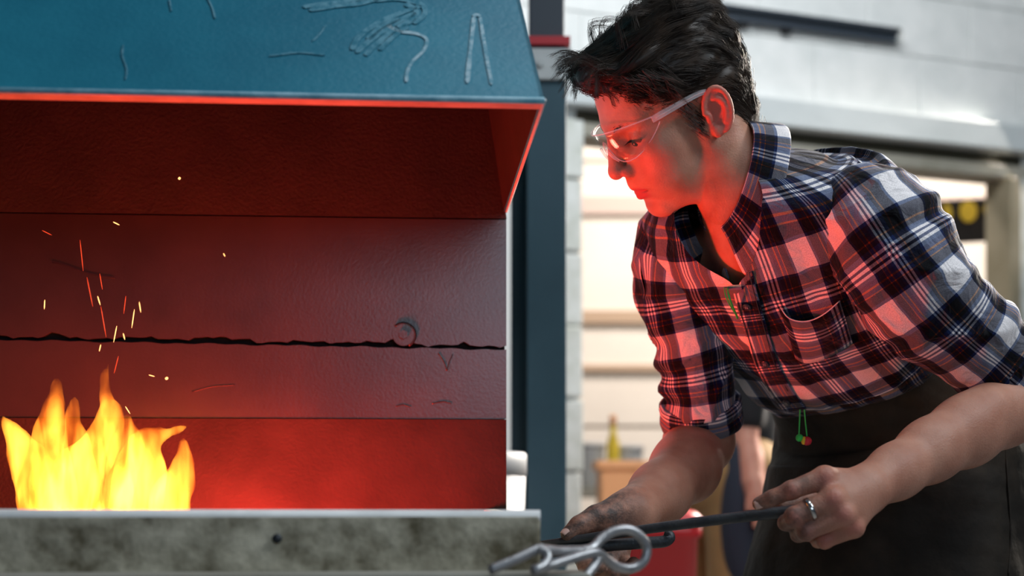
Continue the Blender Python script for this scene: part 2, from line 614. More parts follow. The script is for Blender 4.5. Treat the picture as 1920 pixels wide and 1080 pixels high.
# painted bricks (large blocks) of the wall above the beam
bw, bh = .44, .215
row = 0; z = z_beam1 + .004
while z < 2.95:
    t = -.2 + (row % 2) * bw / 2
    while t < 2.9:
        m = MB(); wbox(m, t + .002, t + bw - .002, z + .002, min(z + bh - .002, 3.1), -.012, -.006 + .002 * random.random())
        m.build('block', M['brick'], wall, bevel=.004)
        t += bw
    z += bh; row += 1
# beam, dark strip painted as the shadow gap and lintel over the doorway
m = MB(); wbox(m, -.2, 3.0, z_beam0, z_beam1, -.05, .05)
tag(m.build('trim_1', M['beam'], bevel=.006), kind='structure')
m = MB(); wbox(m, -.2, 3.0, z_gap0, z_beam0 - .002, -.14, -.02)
tag(m.build('trim_2', M['gap_shadow']), kind='structure')
m = MB(); wbox(m, t_open - .05, 3.0, z_lin0, z_gap0 - .002, -.14, .0)
tag(m.build('trim_3', M['lintel'], bevel=.004), kind='structure')
# flaking white jamb made of stacked blocks
zz = 0.; k = 0
jamb = MB(); wbox(jamb, t_jl - .03, t_open - .006, 0, z_gap0, -.14, -.012)
jamb = tag(jamb.build('trim_4', M['mortar']), kind='structure')
while zz < z_gap0 - .02:
    h = .235
    m = MB(); wbox(m, t_jl - .03, t_open - .004 * (k % 2), zz + .004, min(zz + h - .004, z_gap0), -.012, .006 + .004 * (k % 3))
    m.build('block', M['jamb'], jamb, bevel=.006)
    zz += h; k += 1
# right hand frame of the doorway
m = MB(); wbox(m, wt(1888), wt(1908), 0, z_lin0 - .002, -.12, .02)
tag(m.build('trim_5', M['olive_post'], bevel=.004), kind='structure')
m = MB(); wbox(m, wt(1908), wt(1990), 0, z_lin0 - .002, -.10, .01)
tag(m.build('trim_6', M['jamb'], bevel=.004), kind='structure')

# black tube channel screwed on the wall
ch = thing('cable_channel', WT(wt(1300), 2.3, .03), 'long dark metal channel screwed to the white wall above the doorway', 'channel')
a0, a1 = wt(1292), wt(1672)
zc = (WP(1300, 26)[2] + WP(1670, 68)[2]) / 2
m = MB(); wbox(m, a0, a1, zc + .008, zc + .022, .012, .055); wbox(m, a0, a1, zc - .022, zc + .008, .012, .03)
m.build('channel', M['post_dark'], ch, bevel=.003)
for t in (wt(1388), wt(1470), wt(1310)):
    m = MB(); wbox(m, t - .018, t + .018, zc - .036, zc - .020, .004, .026); m.build('clip', M['black'], ch, bevel=.003)
m = MB(); wbox(m, a1 - .002, a1 + .012, zc - .018, zc + .018, .012, .05); m.build('end_cap', M['pale'], ch, bevel=.003)

# the bright bay beyond the doorway
BY = 7.6


def bp(px, py, dy=0.): return P(px, py, BY + dy)


m = MB(); m.box((1.2, BY + .14, 1.7), (3.6, 0, 0), (0, .05, 0), (0, 0, 1.7))
bay = tag(m.build('wall_bay', M['cream_dark']), kind='structure')
zs = [0.0] + sorted([P(0, y, BY)[2] for y in (918, 800, 688, 592, 384, 300, 180)]) + [3.4]
for i in range(len(zs) - 1):
    for x0, x1 in ((-2.3, .95), (.955, 2.6), (2.605, 4.7)):
        m = MB(); m.box(((x0 + x1) / 2, BY + .06, (zs[i] + zs[i + 1]) / 2), ((x1 - x0) / 2, 0, 0), (0, .03, 0), (0, 0, (zs[i + 1] - zs[i]) / 2 - .008))
        m.build('cladding_panel', M['cream'], bay, bevel=.004)
for y, h in ((384, .05), (594, .035), (690, .018)):
    zc = P(0, y, BY)[2]
    m = MB(); m.box((1.2, BY + .015, zc), (3.4, 0, 0), (0, .02, 0), (0, 0, h)); m.build('batten', M['cream_dark'] if y > 500 else M['pinkish'], bay, bevel=.004)
# pinkish inner frame and the black board with yellow dots seen through the right of the doorway
m = MB(); m.box(P(1880, 640, 5.6), (.022, 0, 0), (0, .03, 0), (0, 0, .72 + .35)); m.V = [(v[0], v[1], max(v[2], 0)) for v in m.V]
tag(m.build('trim_7', M['pinkish'], bevel=.004), kind='structure')
hb = thing('hazard_board', P(1815, 455, 5.7), 'black board with a row of yellow dots inside the doorway', 'board')
c = P(1805, 415, 5.7)
m = MB(); m.box(c, (.16, .02, .012), (0, .015, 0), (0, 0, .085)); m.build('board', M['black_cotton'], hb, bevel=.004)
for i in range(4):
    cc = P(1722 + 47 * i, 404 - 4 * i, 5.675)
    th = np.linspace(0, 2 * np.pi, 20, endpoint=False)
    V = np.vstack([cc + np.stack([.034 * np.cos(th), 0 * th, .042 * np.sin(th)], 1), cc + np.stack([.034 * np.cos(th), 0 * th + .01, .042 * np.sin(th)], 1)])
    obj('dot', V, [tuple(range(20))[::-1]] + [(k, (k + 1) % 20, 20 + (k + 1) % 20, 20 + k) for k in range(20)], M['yellow'], hb, smooth=False)
m = MB(); m.box(np.array([c[0] - .17, c[1], c[2] / 2]), (.02, 0, 0), (0, .015, 0), (0, 0, c[2] / 2)); m.build('stand', M['pinkish'], hb)

# bench with white tubs, an orange box and a yellow bottle in the bay
bn = thing('bench', (.62, 5.9, 0), 'pale bench with a lower shelf in the bright bay beyond the doorway', 'bench')
zt = P(0, 915, 5.9)[2]; zs2 = P(0, 958, 5.9)[2]
m = MB(); m.box((.52, 5.9, zt - .02), (.40, 0, 0), (0, .25, 0), (0, 0, .02)); m.build('bench_top', M['lintel'], bn, bevel=.004)
m = MB(); m.box((.52, 5.9, zs2 - .12), (.38, 0, 0), (0, .24, 0), (0, 0, .015)); m.build('shelf', M['lintel'], bn, bevel=.004)
for sx in (.14, .90):
    for sy in (5.68, 6.12):
        m = MB(); m.box((sx, sy, (zt - .04) / 2), (.02, 0, 0), (0, .02, 0), (0, 0, (zt - .04) / 2)); m.build('leg', M['lintel'], bn)


def lathe(prof, c, n=28):
    """prof: list of (r, z) from bottom to top, about the vertical axis through c"""
    th = np.linspace(0, 2 * np.pi, n, endpoint=False)
    V = np.array([[c[0] + r * math.cos(t), c[1] + r * math.sin(t), c[2] + z] for r, z in prof for t in th])
    F = [tuple(f) for f in grid_faces(len(prof), n)]
    F.append(tuple(range(n))[::-1]); F.append(tuple((len(prof) - 1) * n + k for k in range(n)))
    return V, F


for i, (px, w, h, lab) in enumerate([(1108, .055, .16, 'white tub at the left end of the bench in the bay'), (1178, .06, .15, 'white tub in the middle of the bench in the bay'), (1262, .06, .14, 'white tub at the right end of the bench in the bay')]):
    c = np.array([P(px, 900, 5.8)[0], 5.82, zt])
    t = thing('tub', c, lab, 'tub', 'white tubs on the bay bench')
    V, F = lathe([(w * .85, 0), (w * .95, .01), (w, h * .9), (w, h)], c); obj('body', V, F, M['white_plastic'], t)
    V, F = lathe([(w * 1.08, h), (w * 1.08, h + .018), (w * .9, h + .024)], c); obj('lid', V, F, M['white_plastic'], t)
c = np.array([P(1150, 900, 5.7)[0], 5.72, zt])
t = thing('bottle', c, 'tall thin yellow bottle standing among the white tubs', 'bottle')
V, F = lathe([(.022, 0), (.026, .01), (.026, .17), (.012, .22), (.012, .25)], c); obj('body', V, F, M['yellow'], t)
V, F = lathe([(.014, .25), (.014, .285), (.011, .29)], c); obj('cap', V, F, M['orange'], t)
c = np.array([P(1185, 900, 5.1)[0], 5.1, 0])
t = thing('crate', c, 'orange plastic crate standing in front of the pale bench', 'crate')
ztc = P(0, 865, 5.1)[2]
m = MB()
for s in (-1, 1):
    m.box(c + np.array([s * .11, 0, ztc / 2]), (.008, 0, 0), (0, .15, 0), (0, 0, ztc / 2)); m.box(c + np.array([0, s * .15, ztc / 2]), (.118, 0, 0), (0, .008, 0), (0, 0, ztc / 2))
m.box(c + np.array([0, 0, .02]), (.11, 0, 0), (0, .15, 0), (0, 0, .02)); m.build('body', M['orange'], t, bevel=.006)
m = MB()
for s in (-1, 1):
    m.box(c + np.array([s * .122, 0, ztc - .015]), (.012, 0, 0), (0, .165, 0), (0, 0, .015)); m.box(c + np.array([0, s * .158, ztc - .015]), (.122, 0, 0), (0, .012, 0), (0, 0, .015))
m.build('rim', M['orange'], t, bevel=.004)

# tall red bin
c = np.array([P(1222, 1000, 3.35)[0], 3.35, 0])
t = thing('waste_bin', c, 'tall red plastic bin standing behind the rod and tongs', 'bin')
zb = P(0, 968, 3.35)[2]


def rrect(cx, cy, z, hx, hy, r=.04, n=5):
    out = []
    for qx, qy, a0 in ((1, 1, 0), (-1, 1, 90), (-1, -1, 180), (1, -1, 270)):
        for k in range(n):
            a = math.radians(a0 + 90 * k / (n - 1))
            out.append((cx + qx * (hx - r) + r * math.cos(a), cy + qy * (hy - r) + r * math.sin(a), z))
    return out


def loftrings(rings):
    n = len(rings[0])
    V = [p for r in rings for p in r]
    F = [tuple(f) for f in grid_faces(len(rings), n)]
    F.append(tuple(range(n))[::-1]); F.append(tuple((len(rings) - 1) * n + k for k in range(n)))
    return np.array(V), F


V, F = loftrings([rrect(c[0], c[1], z, h1, h2) for z, h1, h2 in ((0, .068, .08), (.02, .073, .085), (zb - .05, .098, .11), (zb - .045, .105, .118), (zb - .02, .105, .118))])
obj('body', V, F, M['red_plastic'], t)
V, F = loftrings([rrect(c[0], c[1], zb + z, h1, h2) for z, h1, h2 in ((-.019, .109, .122), (-.004, .109, .122), (.012, .095, .105), (.02, .06, .07))])
lid = obj('lid', V, F, M['red_plastic'], t)
V, F = tube(catmull([c + np.array([.06, -.1, zb + .01]), c + np.array([.05, -.11, zb + .045]), c + np.array([.08, .02, zb + .06]), c + np.array([.09, .1, zb + .012])], 16), .009); obj('handle', V, F, M['red_plastic'], t)

# steel H column behind the forge
def hcol():
    Y = 2.85
    x0 = P(988, 0, Y)[0]; x1 = P(1062, 0, Y)[0]
    t = tag(thing('steel_column', ((x0 + x1) / 2, Y, 0), 'dark teal painted steel column between the forge and the doorway', 'column'))
    ztop = 2.9
    zr = P(0, 84, Y)[2]
    xb = P(950, 0, Y)[0]
    m = MB(); m.box(((x0 + x1) / 2, Y + .005, zr / 2), ((x1 - x0) / 2, 0, 0), (0, .006, 0), (0, 0, zr / 2)); m.build('flange', M['post'], t, bevel=.002)
    m = MB(); m.box(((x0 + x1) / 2 - .012, Y + .075, zr / 2), (.006, 0, 0), (0, .065, 0), (0, 0, zr / 2)); m.build('web', M['post'], t)
    m = MB(); m.box(((x0 + x1) / 2 - .02, Y + .145, zr / 2), ((x1 - x0) / 2 + .012, 0, 0), (0, .006, 0), (0, 0, zr / 2)); m.build('flange', M['post'], t, bevel=.002)
    m = MB(); m.box(((x0 + x1) / 2, Y + .07, (zr + .012 + ztop) / 2), ((x1 - x0) / 2 - .004, 0, 0), (0, .07, 0), (0, 0, (ztop - zr - .012) / 2)); m.build('upper_column', M['post_dark'], t, bevel=.003)
    m = MB(); m.box(((x0 + x1) / 2 + .003, Y + .03, zr + .004), ((x1 - x0) / 2 + .004, 0, 0), (0, .048, 0), (0, 0, .008)); m.build('red_band', M['red'], t)
    za, zb_ = P(0, 152, Y)[2], P(0, 94, Y)[2]
    m = MB(); m.box(((x0 + x1) / 2 + .008, Y - .008, (za + zb_) / 2), ((x1 - x0) / 2 + .003, 0, 0), (0, .006, 0), (0, 0, (zb_ - za) / 2)); pl = m.build('end_plate', M['pale'], t, bevel=.002)
    for dx in (-.012, .03):
        V, F = tube([((x0 + x1) / 2 + dx, Y - .014, (za + zb_) / 2), ((x0 + x1) / 2 + dx, Y - .022, (za + zb_) / 2)], .008, 6, ref=(1, 0, 0)); obj('bolt', V, F, M['pale'], pl, smooth=False)


hcol()
# white bucket on a steel drum behind the forge
c = np.array([P(862, 900, 2.5)[0], 2.5, 0]); zt_ = P(0, 848, 2.5)[2]
t = thing('drum', c, 'small dark steel drum carrying the white bucket behind the forge', 'drum')
V, F = lathe([(.13, 0), (.135, .01), (.135, .28), (.14, .285), (.14, .30), (.135, .305), (.135, zt_ - .365), (.14, zt_ - .36), (.14, zt_ - .35)], c); obj('body', V, F, M['post_dark'], t)
V, F = lathe([(.138, zt_ - .352), (.13, zt_ - .347)], c); obj('lid', V, F, M['dark_iron'], t)
t = thing('bucket', c + np.array([0, 0, zt_ - .345]), 'white plastic bucket beside the right edge of the forge back', 'bucket')
V, F = lathe([(.10, zt_ - .345), (.103, zt_ - .34), (.115, zt_ - .03)], c, 40); obj('body', V, F, M['white_plastic'], t)
V, F = lathe([(.1165, zt_ - .04), (.1165, zt_ - .004), (.112, zt_), (.09, zt_ + .002)], c, 40); obj('lid', V, F, M['white_plastic'], t)

# ================================================================== THE FORGE
FO = np.array([-.0074, 2.0, 0]); fa = math.radians(4.0)
E1 = np.array([math.cos(fa), math.sin(fa), 0]); E2 = np.array([-math.sin(fa), math.cos(fa), 0]); EZ = np.array([0, 0, 1.])


def G(s, d, z):
    """forge frame: s to the right along the back, d towards the smith's side (camera), z up"""
    return FO + E1 * s - E2 * d + EZ * z


SL = -1.25                                                            # left end
forge = thing('forge', G(-.6, .3, 0), 'blue steel forge with an open sooty hood over a fire trough', 'forge')


def gbox(m, s0, s1, d0, d1, z0, z1):
    r = [(s0, d1), (s1, d1), (s1, d0), (s0, d0)]
    return m.hexa([G(s, d, z0) for s, d in r], [G(s, d, z1) for s, d in r])


HB, HD, TAP, LEAN, HT = 1.268, .57, .15, .6, .62                      # hood bottom z, depth, side taper, front lean, height
HT = .62
# hood: front, sides, back and the flange round its mouth
h = HT


def hood_pt(side, front, z, inset=0.):
    dz = z - HB
    s = (-TAP * dz - inset) if side else (SL + TAP * dz + inset)
    d = (HD - LEAN * dz - inset * 1.15) if front else 0.0
    return G(s, d, z)


tk = .004


def hquad(a, b, c, d, name, mt, par):
    """a thin steel sheet: four outer corners with the inner ones behind"""
    m = MB(); m.hexa([a[0], b[0], b[1], a[1]], [d[0], c[0], c[1], d[1]])
    return m.build(name, mt, par)


def pair(side, front, z): return hood_pt(side, front, z), hood_pt(side, front, z, tk)


zt2 = HB + h
hood = hquad(pair(0, 1, HB), pair(1, 1, HB), pair(1, 1, zt2), pair(0, 1, zt2), 'hood_front', M['blue'], forge)
hood.data.materials.append(M['soot'])
me = hood.data
nf = np.cross(E1, unit(hood_pt(1, 1, zt2) - hood_pt(1, 1, HB)))
for k_, p in enumerate(me.polygons):
    p.material_index = 1 if k_ in (0, 1, 4) else 0                      # inner sheet face is sooty
for side, nm in ((1, 'hood_side'), (0, 'hood_side')):
    m = MB()
    o_, i_ = hood_pt, lambda s, f, z: hood_pt(s, f, z, tk)
    sg = -tk if side else tk
    A = [hood_pt(side, 0, HB), hood_pt(side, 1, HB), hood_pt(side, 1, zt2), hood_pt(side, 0, zt2)]
    B = [p + E1 * sg for p in A]
    m.hexa([A[0], A[1], B[1], B[0]], [A[3], A[2], B[2], B[3]])
    sd = m.build(nm, M['blue'], forge)
    sd.data.materials.append(M['soot'])
    for k_, p in enumerate(sd.data.polygons):
        p.material_index = 1 if k_ == 4 else 0
# rounded folded edge along the mouth of the hood, and the flange turned inwards
V, F = tube([G(SL, HD - .001, HB), G(0, HD - .001, HB)], .0035, 8, ref=(0, 0, 1)); obj('hood_edge', V, F, M['blue_edge'], forge)
m = MB(); m.hexa([G(SL, HD, HB - .001), G(0, HD, HB - .001), G(-.001, HD - .030, HB - .001), G(SL, HD - .030, HB - .001)],
                 [G(SL, HD, HB + .003), G(0, HD, HB + .003), G(-.001, HD - .030, HB + .003), G(SL, HD - .030, HB + .003)])
m.build('hood_flange', M['flange'], forge)
V, F = tube([G(0, HD, HB), G(0, .0, HB)], .0022, 6); obj('hood_lit_edge', V, F, M['pale'], forge)  # pale colour paints the daylight caught by the sheet edge

# chimney that carries the hood on up
m = MB(); gbox(m, -.85, -.40, .0, .20, HB + h, 3.0); m.build('chimney', M['blue'], forge)
m = MB(); gbox(m, SL + TAP * h, -TAP * h, 0, HD - LEAN * h + .004, zt2, zt2 + .004); m.build('hood_top', M['blue'], forge)

# back plates: hood back, upper plate, middle plate, lower plate and the jagged split between them
zc0 = .88 + 273 / 2700 * 2.0                                         # height of the split
zl = .88 + 133 / 2700 * 2.0                                          # top of the lower plate
m = MB(); gbox(m, SL, -.002, -.03, -.012, .55, zt2); m.build('backing_sheet', M['black'], forge)
m = MB()
a = [G(SL, .0, HB - .01), G(0, .0, HB - .01), G(0, -.012, HB - .01), G(SL, -.012, HB - .01)]
b_ = [G(SL, 0, zt2), G(-TAP * h, 0, zt2), G(-TAP * h, -.012, zt2), G(SL, -.012, zt2)]
m.hexa(a, b_); m.build('hood_back', M['soot'], forge)


def plate(name, mt, zlo, zhi, d, jag_lo=None, jag_hi=None, n=150, right=-.0005):
    ss = np.linspace(SL, right, n)
    lo = np.array([zlo + (jag_lo(s) if jag_lo else 0) for s in ss]); hi = np.array([zhi + (jag_hi(s) if jag_hi else 0) for s in ss])
    V = []
    for dd in (d, d - .010):
        V += [G(s, dd, z) for s, z in zip(ss, lo)] + [G(s, dd, z) for s, z in zip(ss, hi)]
    F = []
    for i in range(n - 1):
        F += [(i, i + 1, n + i + 1, n + i), (2 * n + i + 1, 2 * n + i, 3 * n + i, 3 * n + i + 1),
              (i + 1, i, 2 * n + i, 2 * n + i + 1), (n + i, n + i + 1, 3 * n + i + 1, 3 * n + i)]
    F += [(0, n, 3 * n, 2 * n), (n - 1, 3 * n - 1, 4 * n - 1, 2 * n - 1)]
    return obj(name, np.array(V), F, mt, forge, smooth=False)


slope = lambda s: -.013 * (s + .35)


def jag1(s):
    v = .0024 * math.sin(s * 41) * math.sin(s * 17 + 1) + .0012 * math.sin(s * 190) + .0009 * math.sin(s * 323 + 2)
    for c0, w, a in ((-.615, .012, .006), (-.40, .03, .004), (-.36, .012, .004), (-.06, .008, .003), (-.145, .016, .009)):
        v += a * math.exp(-((s - c0) / w) ** 2)
    return v + slope(s) + .0035


def jag2(s):
    return slope(s) - .0022 + .0008 * math.sin(s * 150) + .0006 * math.sin(s * 61 + 1)


plate('back_plate', M['plate'], zc0, HB - .012, .0, jag_lo=jag1)
plate('back_plate', M['plate'], zl + .001, zc0, .001, jag_hi=jag2)
plate('back_plate', M['plate_low'], .64, zl, .003)
# bolt and washer on the split
bc = G(-.143, .001, .88 + 290 / 2700 * 2.0)
V, F = tube([bc - E2 * 0, bc - E2 * .004], .0150, 20, ref=(0, 0, 1)); ws = obj('washer', V, F, M['plate'], forge, smooth=False)
V, F = tube([bc - E2 * .004, bc - E2 * .010], .0065, 6, ref=(0, 0, 1)); obj('bolt', V, F, M['plate'], ws, smooth=False)
V, F = tube(catmull([bc + E1 * .016 * math.cos(a) + EZ * .016 * math.sin(a) - E2 * .002 for a in np.linspace(-1.1, 2.3, 12)], 24), .0022, 8, ref=E2); obj('weld_bead', V, F, M['dark_iron'], ws)
# small side crack, weld scars and scratches standing proud of the plates
for pts, r, mt in (([(98, 492), (120, 497), (150, 508), (178, 517), (215, 522)], .0005, 'dark_iron'), ([(822, 662), (832, 678), (838, 695)], .0008, 'plate'), ([(848, 665), (842, 680), (838, 695)], .0008, 'plate'),
                   ([(810, 757), (830, 753), (846, 756)], .0009, 'plate'), ([(742, 762), (755, 759), (770, 763)], .0007, 'plate'), ([(360, 735), (400, 725), (440, 722)], .0004, 'plate')):
    q = []
    for (x, y) in pts:
        d_ = P(x, y, 1.) - np.array([0, 0, CAMZ]); tt = (np.dot(FO, E2) - .002) / np.dot(d_, E2)
        q.append(np.array([0, 0, CAMZ]) + d_ * tt)
    V, F = tube(catmull(q, 14), r, 6); obj('scar', V, F, M[mt], forge)

# fire trough with a mossy front, lip with its highlight painted in and a ledge
TD, TZ, TR = .66, .8620, -.012
tl = lambda s: -.0022 * (s + 1.2)
m = MB(); gbox(m, SL, TR, TD - .02, TD, .64, TZ - .004); tf = m.build('trough_front', M['trough'], forge, bevel=.003)
V, F = tube([G(SL, TD - .006, TZ - .003), G(TR, TD - .006, TZ - .006)], .0060, 10, ref=(0, 0, 1)); obj('trough_lip', V, F, M['trough_lip'], forge)
m = MB(); gbox(m, TR - .02, TR, .0, TD - .02, .64, TZ - .008); m.build('trough_end', M['trough'], forge, bevel=.003)
m = MB(); gbox(m, SL, TR - .02, .0, TD - .02, .64, .66); m.build('trough_floor', M['dark_iron'], forge)
m = MB(); gbox(m, SL, TR + .04, TD, TD + .055, .797, .806); m.build('ledge', M['lintel'], forge, bevel=.002)
m = MB(); gbox(m, SL, TR + .03, TD, TD + .03, .64, .797); m.build('ledge_shade_rail', M['post_dark'], forge, bevel=.003)  # dark strip stands for the shadow under the ledge
for s in (SL + .05, TR - .05):
    for d in (.06, TD - .06):
        m = MB(); gbox(m, s - .025, s + .025, d - .025, d + .025, 0, .64); m.build('leg', M['post_dark'], forge)
V, F = tube([G(-.255, TD, .836), G(-.255, TD + .004, .836)], .0045, 12, ref=(0, 0, 1)); obj('rivet', V, F, M['dark_iron'], tf)

# chalk drawings on the hood front
HN = unit(np.cross(E1, hood_pt(1, 1, zt2) - hood_pt(0, 1, HB) - E1 * np.dot(hood_pt(1, 1, zt2) - hood_pt(0, 1, HB), E1)))
if HN[1] > 0: HN = -HN
H0 = hood_pt(1, 1, HB)


def on_hood(x, y, off=.0006):
    d_ = P(x, y, 1.) - np.array([0, 0, CAMZ]); c0 = np.array([0, 0, CAMZ])
    return c0 + d_ * (np.dot(H0 - c0, HN) / np.dot(d_, HN)) + HN * off


def chalk(pts, w, mt='chalk', n=30):
    q = catmull([on_hood(*p) for p in pts], n)
    T = np.gradient(q, axis=0); T /= np.linalg.norm(T, axis=1)[:, None]
    S = np.cross(T, HN)
    ww = w * (.75 + .35 * np.abs(wnoise(q, 60, 3)))[:, None]
    ww[0] *= .4; ww[-1] *= .4
    V = np.vstack([q - S * ww, q + S * ww, q + S * ww + HN * .0005, q - S * ww + HN * .0005])
    F = []
    for i in range(n - 1):
        for k in range(4):
            k2 = (k + 1) % 4
            F.append((k * n + i, k * n + i + 1, k2 * n + i + 1, k2 * n + i))
    obj('chalk_mark', V, F, M[mt], forge, smooth=False)


chalk([(876, 157), (882, 95), (889, 32)], .0022, 'chalk2'); chalk([(887, 32), (894, 29), (901, 32)], .0022, 'chalk2'); chalk([(900, 32), (910, 95), (922, 160)], .0022, 'chalk2')
chalk([(725, 48), (750, 60), (780, 64), (800, 75), (795, 95), (775, 115), (764, 135), (762, 155)], .0022, 'chalk2', 50)
for pts in ([(568, 14), (610, 8), (650, 3), (700, -4)], [(580, 20), (620, 14), (690, 4), (730, -8)], [(700, 2), (750, -2), (790, 10), (796, 28), (775, 45)], [(760, 8), (780, 20), (772, 38), (745, 52)],
            [(790, 12), (740, 30), (700, 50), (672, 72), (660, 95)], [(780, 25), (735, 48), (700, 72), (668, 100)], [(765, 50), (735, 70), (712, 95)], [(742, 55), (705, 85), (685, 105)],
            [(750, 36), (715, 52), (690, 75)]):
    chalk(pts, .0034, 'chalk')
for pts in ([(388, -5), (398, 15), (404, 36)], [(232, 85), (230, 105), (238, 130), (236, 150)], [(612, 48), (600, 65), (586, 78)], [(318, 0), (322, 22)], [(505, 106), (560, 100), (610, 104)]):
    chalk(pts, .0011, 'chalk', 16)

# ================================================================== FIRE
def flame_mat():
    m = bpy.data.materials.new('flame'); m.use_nodes = True
    nt = m.node_tree; N, L = nt.nodes, nt.links
    N.remove(N['Principled BSDF'])
    em = N.new('ShaderNodeEmission')
    tc = N.new('ShaderNodeTexCoord'); mp = N.new('ShaderNodeMapping'); mp.inputs['Scale'].default_value = (1, 1, .28)
    mp.inputs['Rotation'].default_value = (0, .25, 0)
    nz = N.new('ShaderNodeTexNoise'); nz.inputs['Scale'].default_value = 42; nz.inputs['Detail'].default_value = 2; nz.inputs['Distortion'].default_value = .8
    L.new(tc.outputs['Object'], mp.inputs[0]); L.new(mp.outputs[0], nz.inputs['Vector'])
    r = N.new('ShaderNodeValToRGB')
    r.color_ramp.elements[0].position = .36; r.color_ramp.elements[0].color = (1, .16, .006, 1)
    r.color_ramp.elements[1].position = .66; r.color_ramp.elements[1].color = (1, .36, .035, 1)
    L.new(nz.outputs['Fac'], r.inputs[0]); L.new(r.outputs[0], em.inputs[0])
    mr = N.new('ShaderNodeMapRange'); mr.inputs[1].default_value = .38; mr.inputs[2].default_value = .64; mr.inputs[3].default_value = 16; mr.inputs[4].default_value = 175
    L.new(nz.outputs['Fac'], mr.inputs[0]); L.new(mr.outputs[0], em.inputs[1])
    L.new(em.outputs[0], N['Material Output'].inputs['Volume'])
    return m


M['flame'] = flame_mat()
FY = 1.66
fire = thing('fire', P(195, 950, FY) - np.array([0, 0, .06]), 'yellow and orange flames burning in the forge trough', 'fire')
SC = FY / FPX
flames = [
    [(-2, 768, 0, 3), (14, 800, 0, 13), (38, 842, 0, 24), (60, 890, 0, 38), (70, 955, 0, 44)],
    [(110, 712, .01, 2), (106, 745, .01, 9), (95, 785, .01, 20), (95, 830, .01, 30), (100, 900, 0, 42), (100, 955, 0, 44)],
    [(205, 668, .02, 2), (198, 705, .02, 6), (200, 745, .02, 8), (212, 785, .01, 22), (190, 830, .01, 34), (150, 890, .01, 46), (150, 955, .01, 46)],
    [(352, 797, 0, 3), (330, 806, 0, 8), (300, 818, 0, 16), (268, 838, 0, 30), (262, 890, 0, 44), (250, 955, 0, 44)],
    [(344, 826, -.01, 6), (345, 862, -.01, 14), (338, 905, -.01, 26), (320, 955, -.01, 40)],
    [(140, 748, .03, 2), (138, 790, .03, 9), (150, 840, .03, 24), (160, 955, .02, 30)],
    [(236, 780, -.01, 4), (240, 812, -.01, 16), (236, 850, -.01, 28), (215, 955, -.01, 26)],
]
for ch in flames:
    pts = [P(x, y, FY + dy) for x, y, dy, r in ch]; rad = [r * SC for *_, r in ch]
    q = np.array([list(p) + [r] for p, r in zip(pts, rad)])
    q = np.vstack([q, q[-1] + np.array([0, 0, -.09, 0])])
    q = catmull(q, 30)
    lo = q[:, :3].min(0) - rad[-1] - .02; hi = q[:, :3].max(0) + rad[-1] + .02
    f = SDF(lo, hi, .004)
    for i in range(len(q) - 1):
        f.cone(q[i, :3], q[i + 1, :3], max(q[i, 3], .0012), max(q[i + 1, 3], .0012), .004)
    # ragged licking edges
    X = np.stack(np.meshgrid(*[f.lo[i] + f.h * np.arange(f.n[i]) for i in range(3)], indexing='ij'), -1)
    f.F += (.0042 * wnoise(X * np.array([1, 1, .5]), 75, 5) + .002 * wnoise(X * np.array([1, 1, .6]), 190, 6)).astype(np.float32) * (np.abs(f.F) < .03)
    V, Q = f.mesh(1)
    obj('flame', V, Q, M['flame'], fire)
fl = bpy.data.lights.new('fire_light', 'POINT'); fl.energy = 34; fl.color = (1.0, .042, .028); fl.shadow_soft_size = .06
flo = bpy.data.objects.new('fire_light', fl); C.objects.link(flo); flo.parent = fire
flo.location = np.array([P(455, 868, FY + .11)[0], FY + .11, .738]) - wloc(fire)

# glowing coals in the trough
r2 = np.random.default_rng(3)
M['ember'] = emit('glowing_coal', (1, .16, .02), 5)
ico_v = [(-.53, 0, .85), (.53, 0, .85), (-.53, 0, -.85), (.53, 0, -.85), (0, .85, .53), (0, .85, -.53), (0, -.85, .53), (0, -.85, -.53), (.85, .53, 0), (-.85, .53, 0), (.85, -.53, 0), (-.85, -.53, 0)]
ico_f = [(0, 4, 1), (0, 9, 4), (9, 5, 4), (4, 5, 8), (4, 8, 1), (8, 10, 1), (8, 3, 10), (5, 3, 8), (5, 2, 3), (2, 7, 3), (7, 10, 3), (7, 6, 10), (7, 11, 6), (11, 0, 6), (0, 1, 6), (6, 1, 10), (9, 0, 11), (9, 11, 2), (9, 2, 5), (7, 2, 11)]
mb = MB()
for k in range(420):
    s = r2.uniform(-1.2, -.08); d = r2.uniform(.05, .6); rr = r2.uniform(.010, .019)
    near = math.exp(-(((s + .47) / .2) ** 2 + ((d - .3) / .2) ** 2))
    c = G(s, d, .668 + r2.uniform(.012, .03))
    V = np.array(ico_v) * rr * r2.uniform(.7, 1.2, (12, 3)) + c
    mb.add(V, ico_f)
tag(mb.build('coal_bed', M['coal']), 'bed of dark coal filling the forge trough', 'coal', kind='stuff')

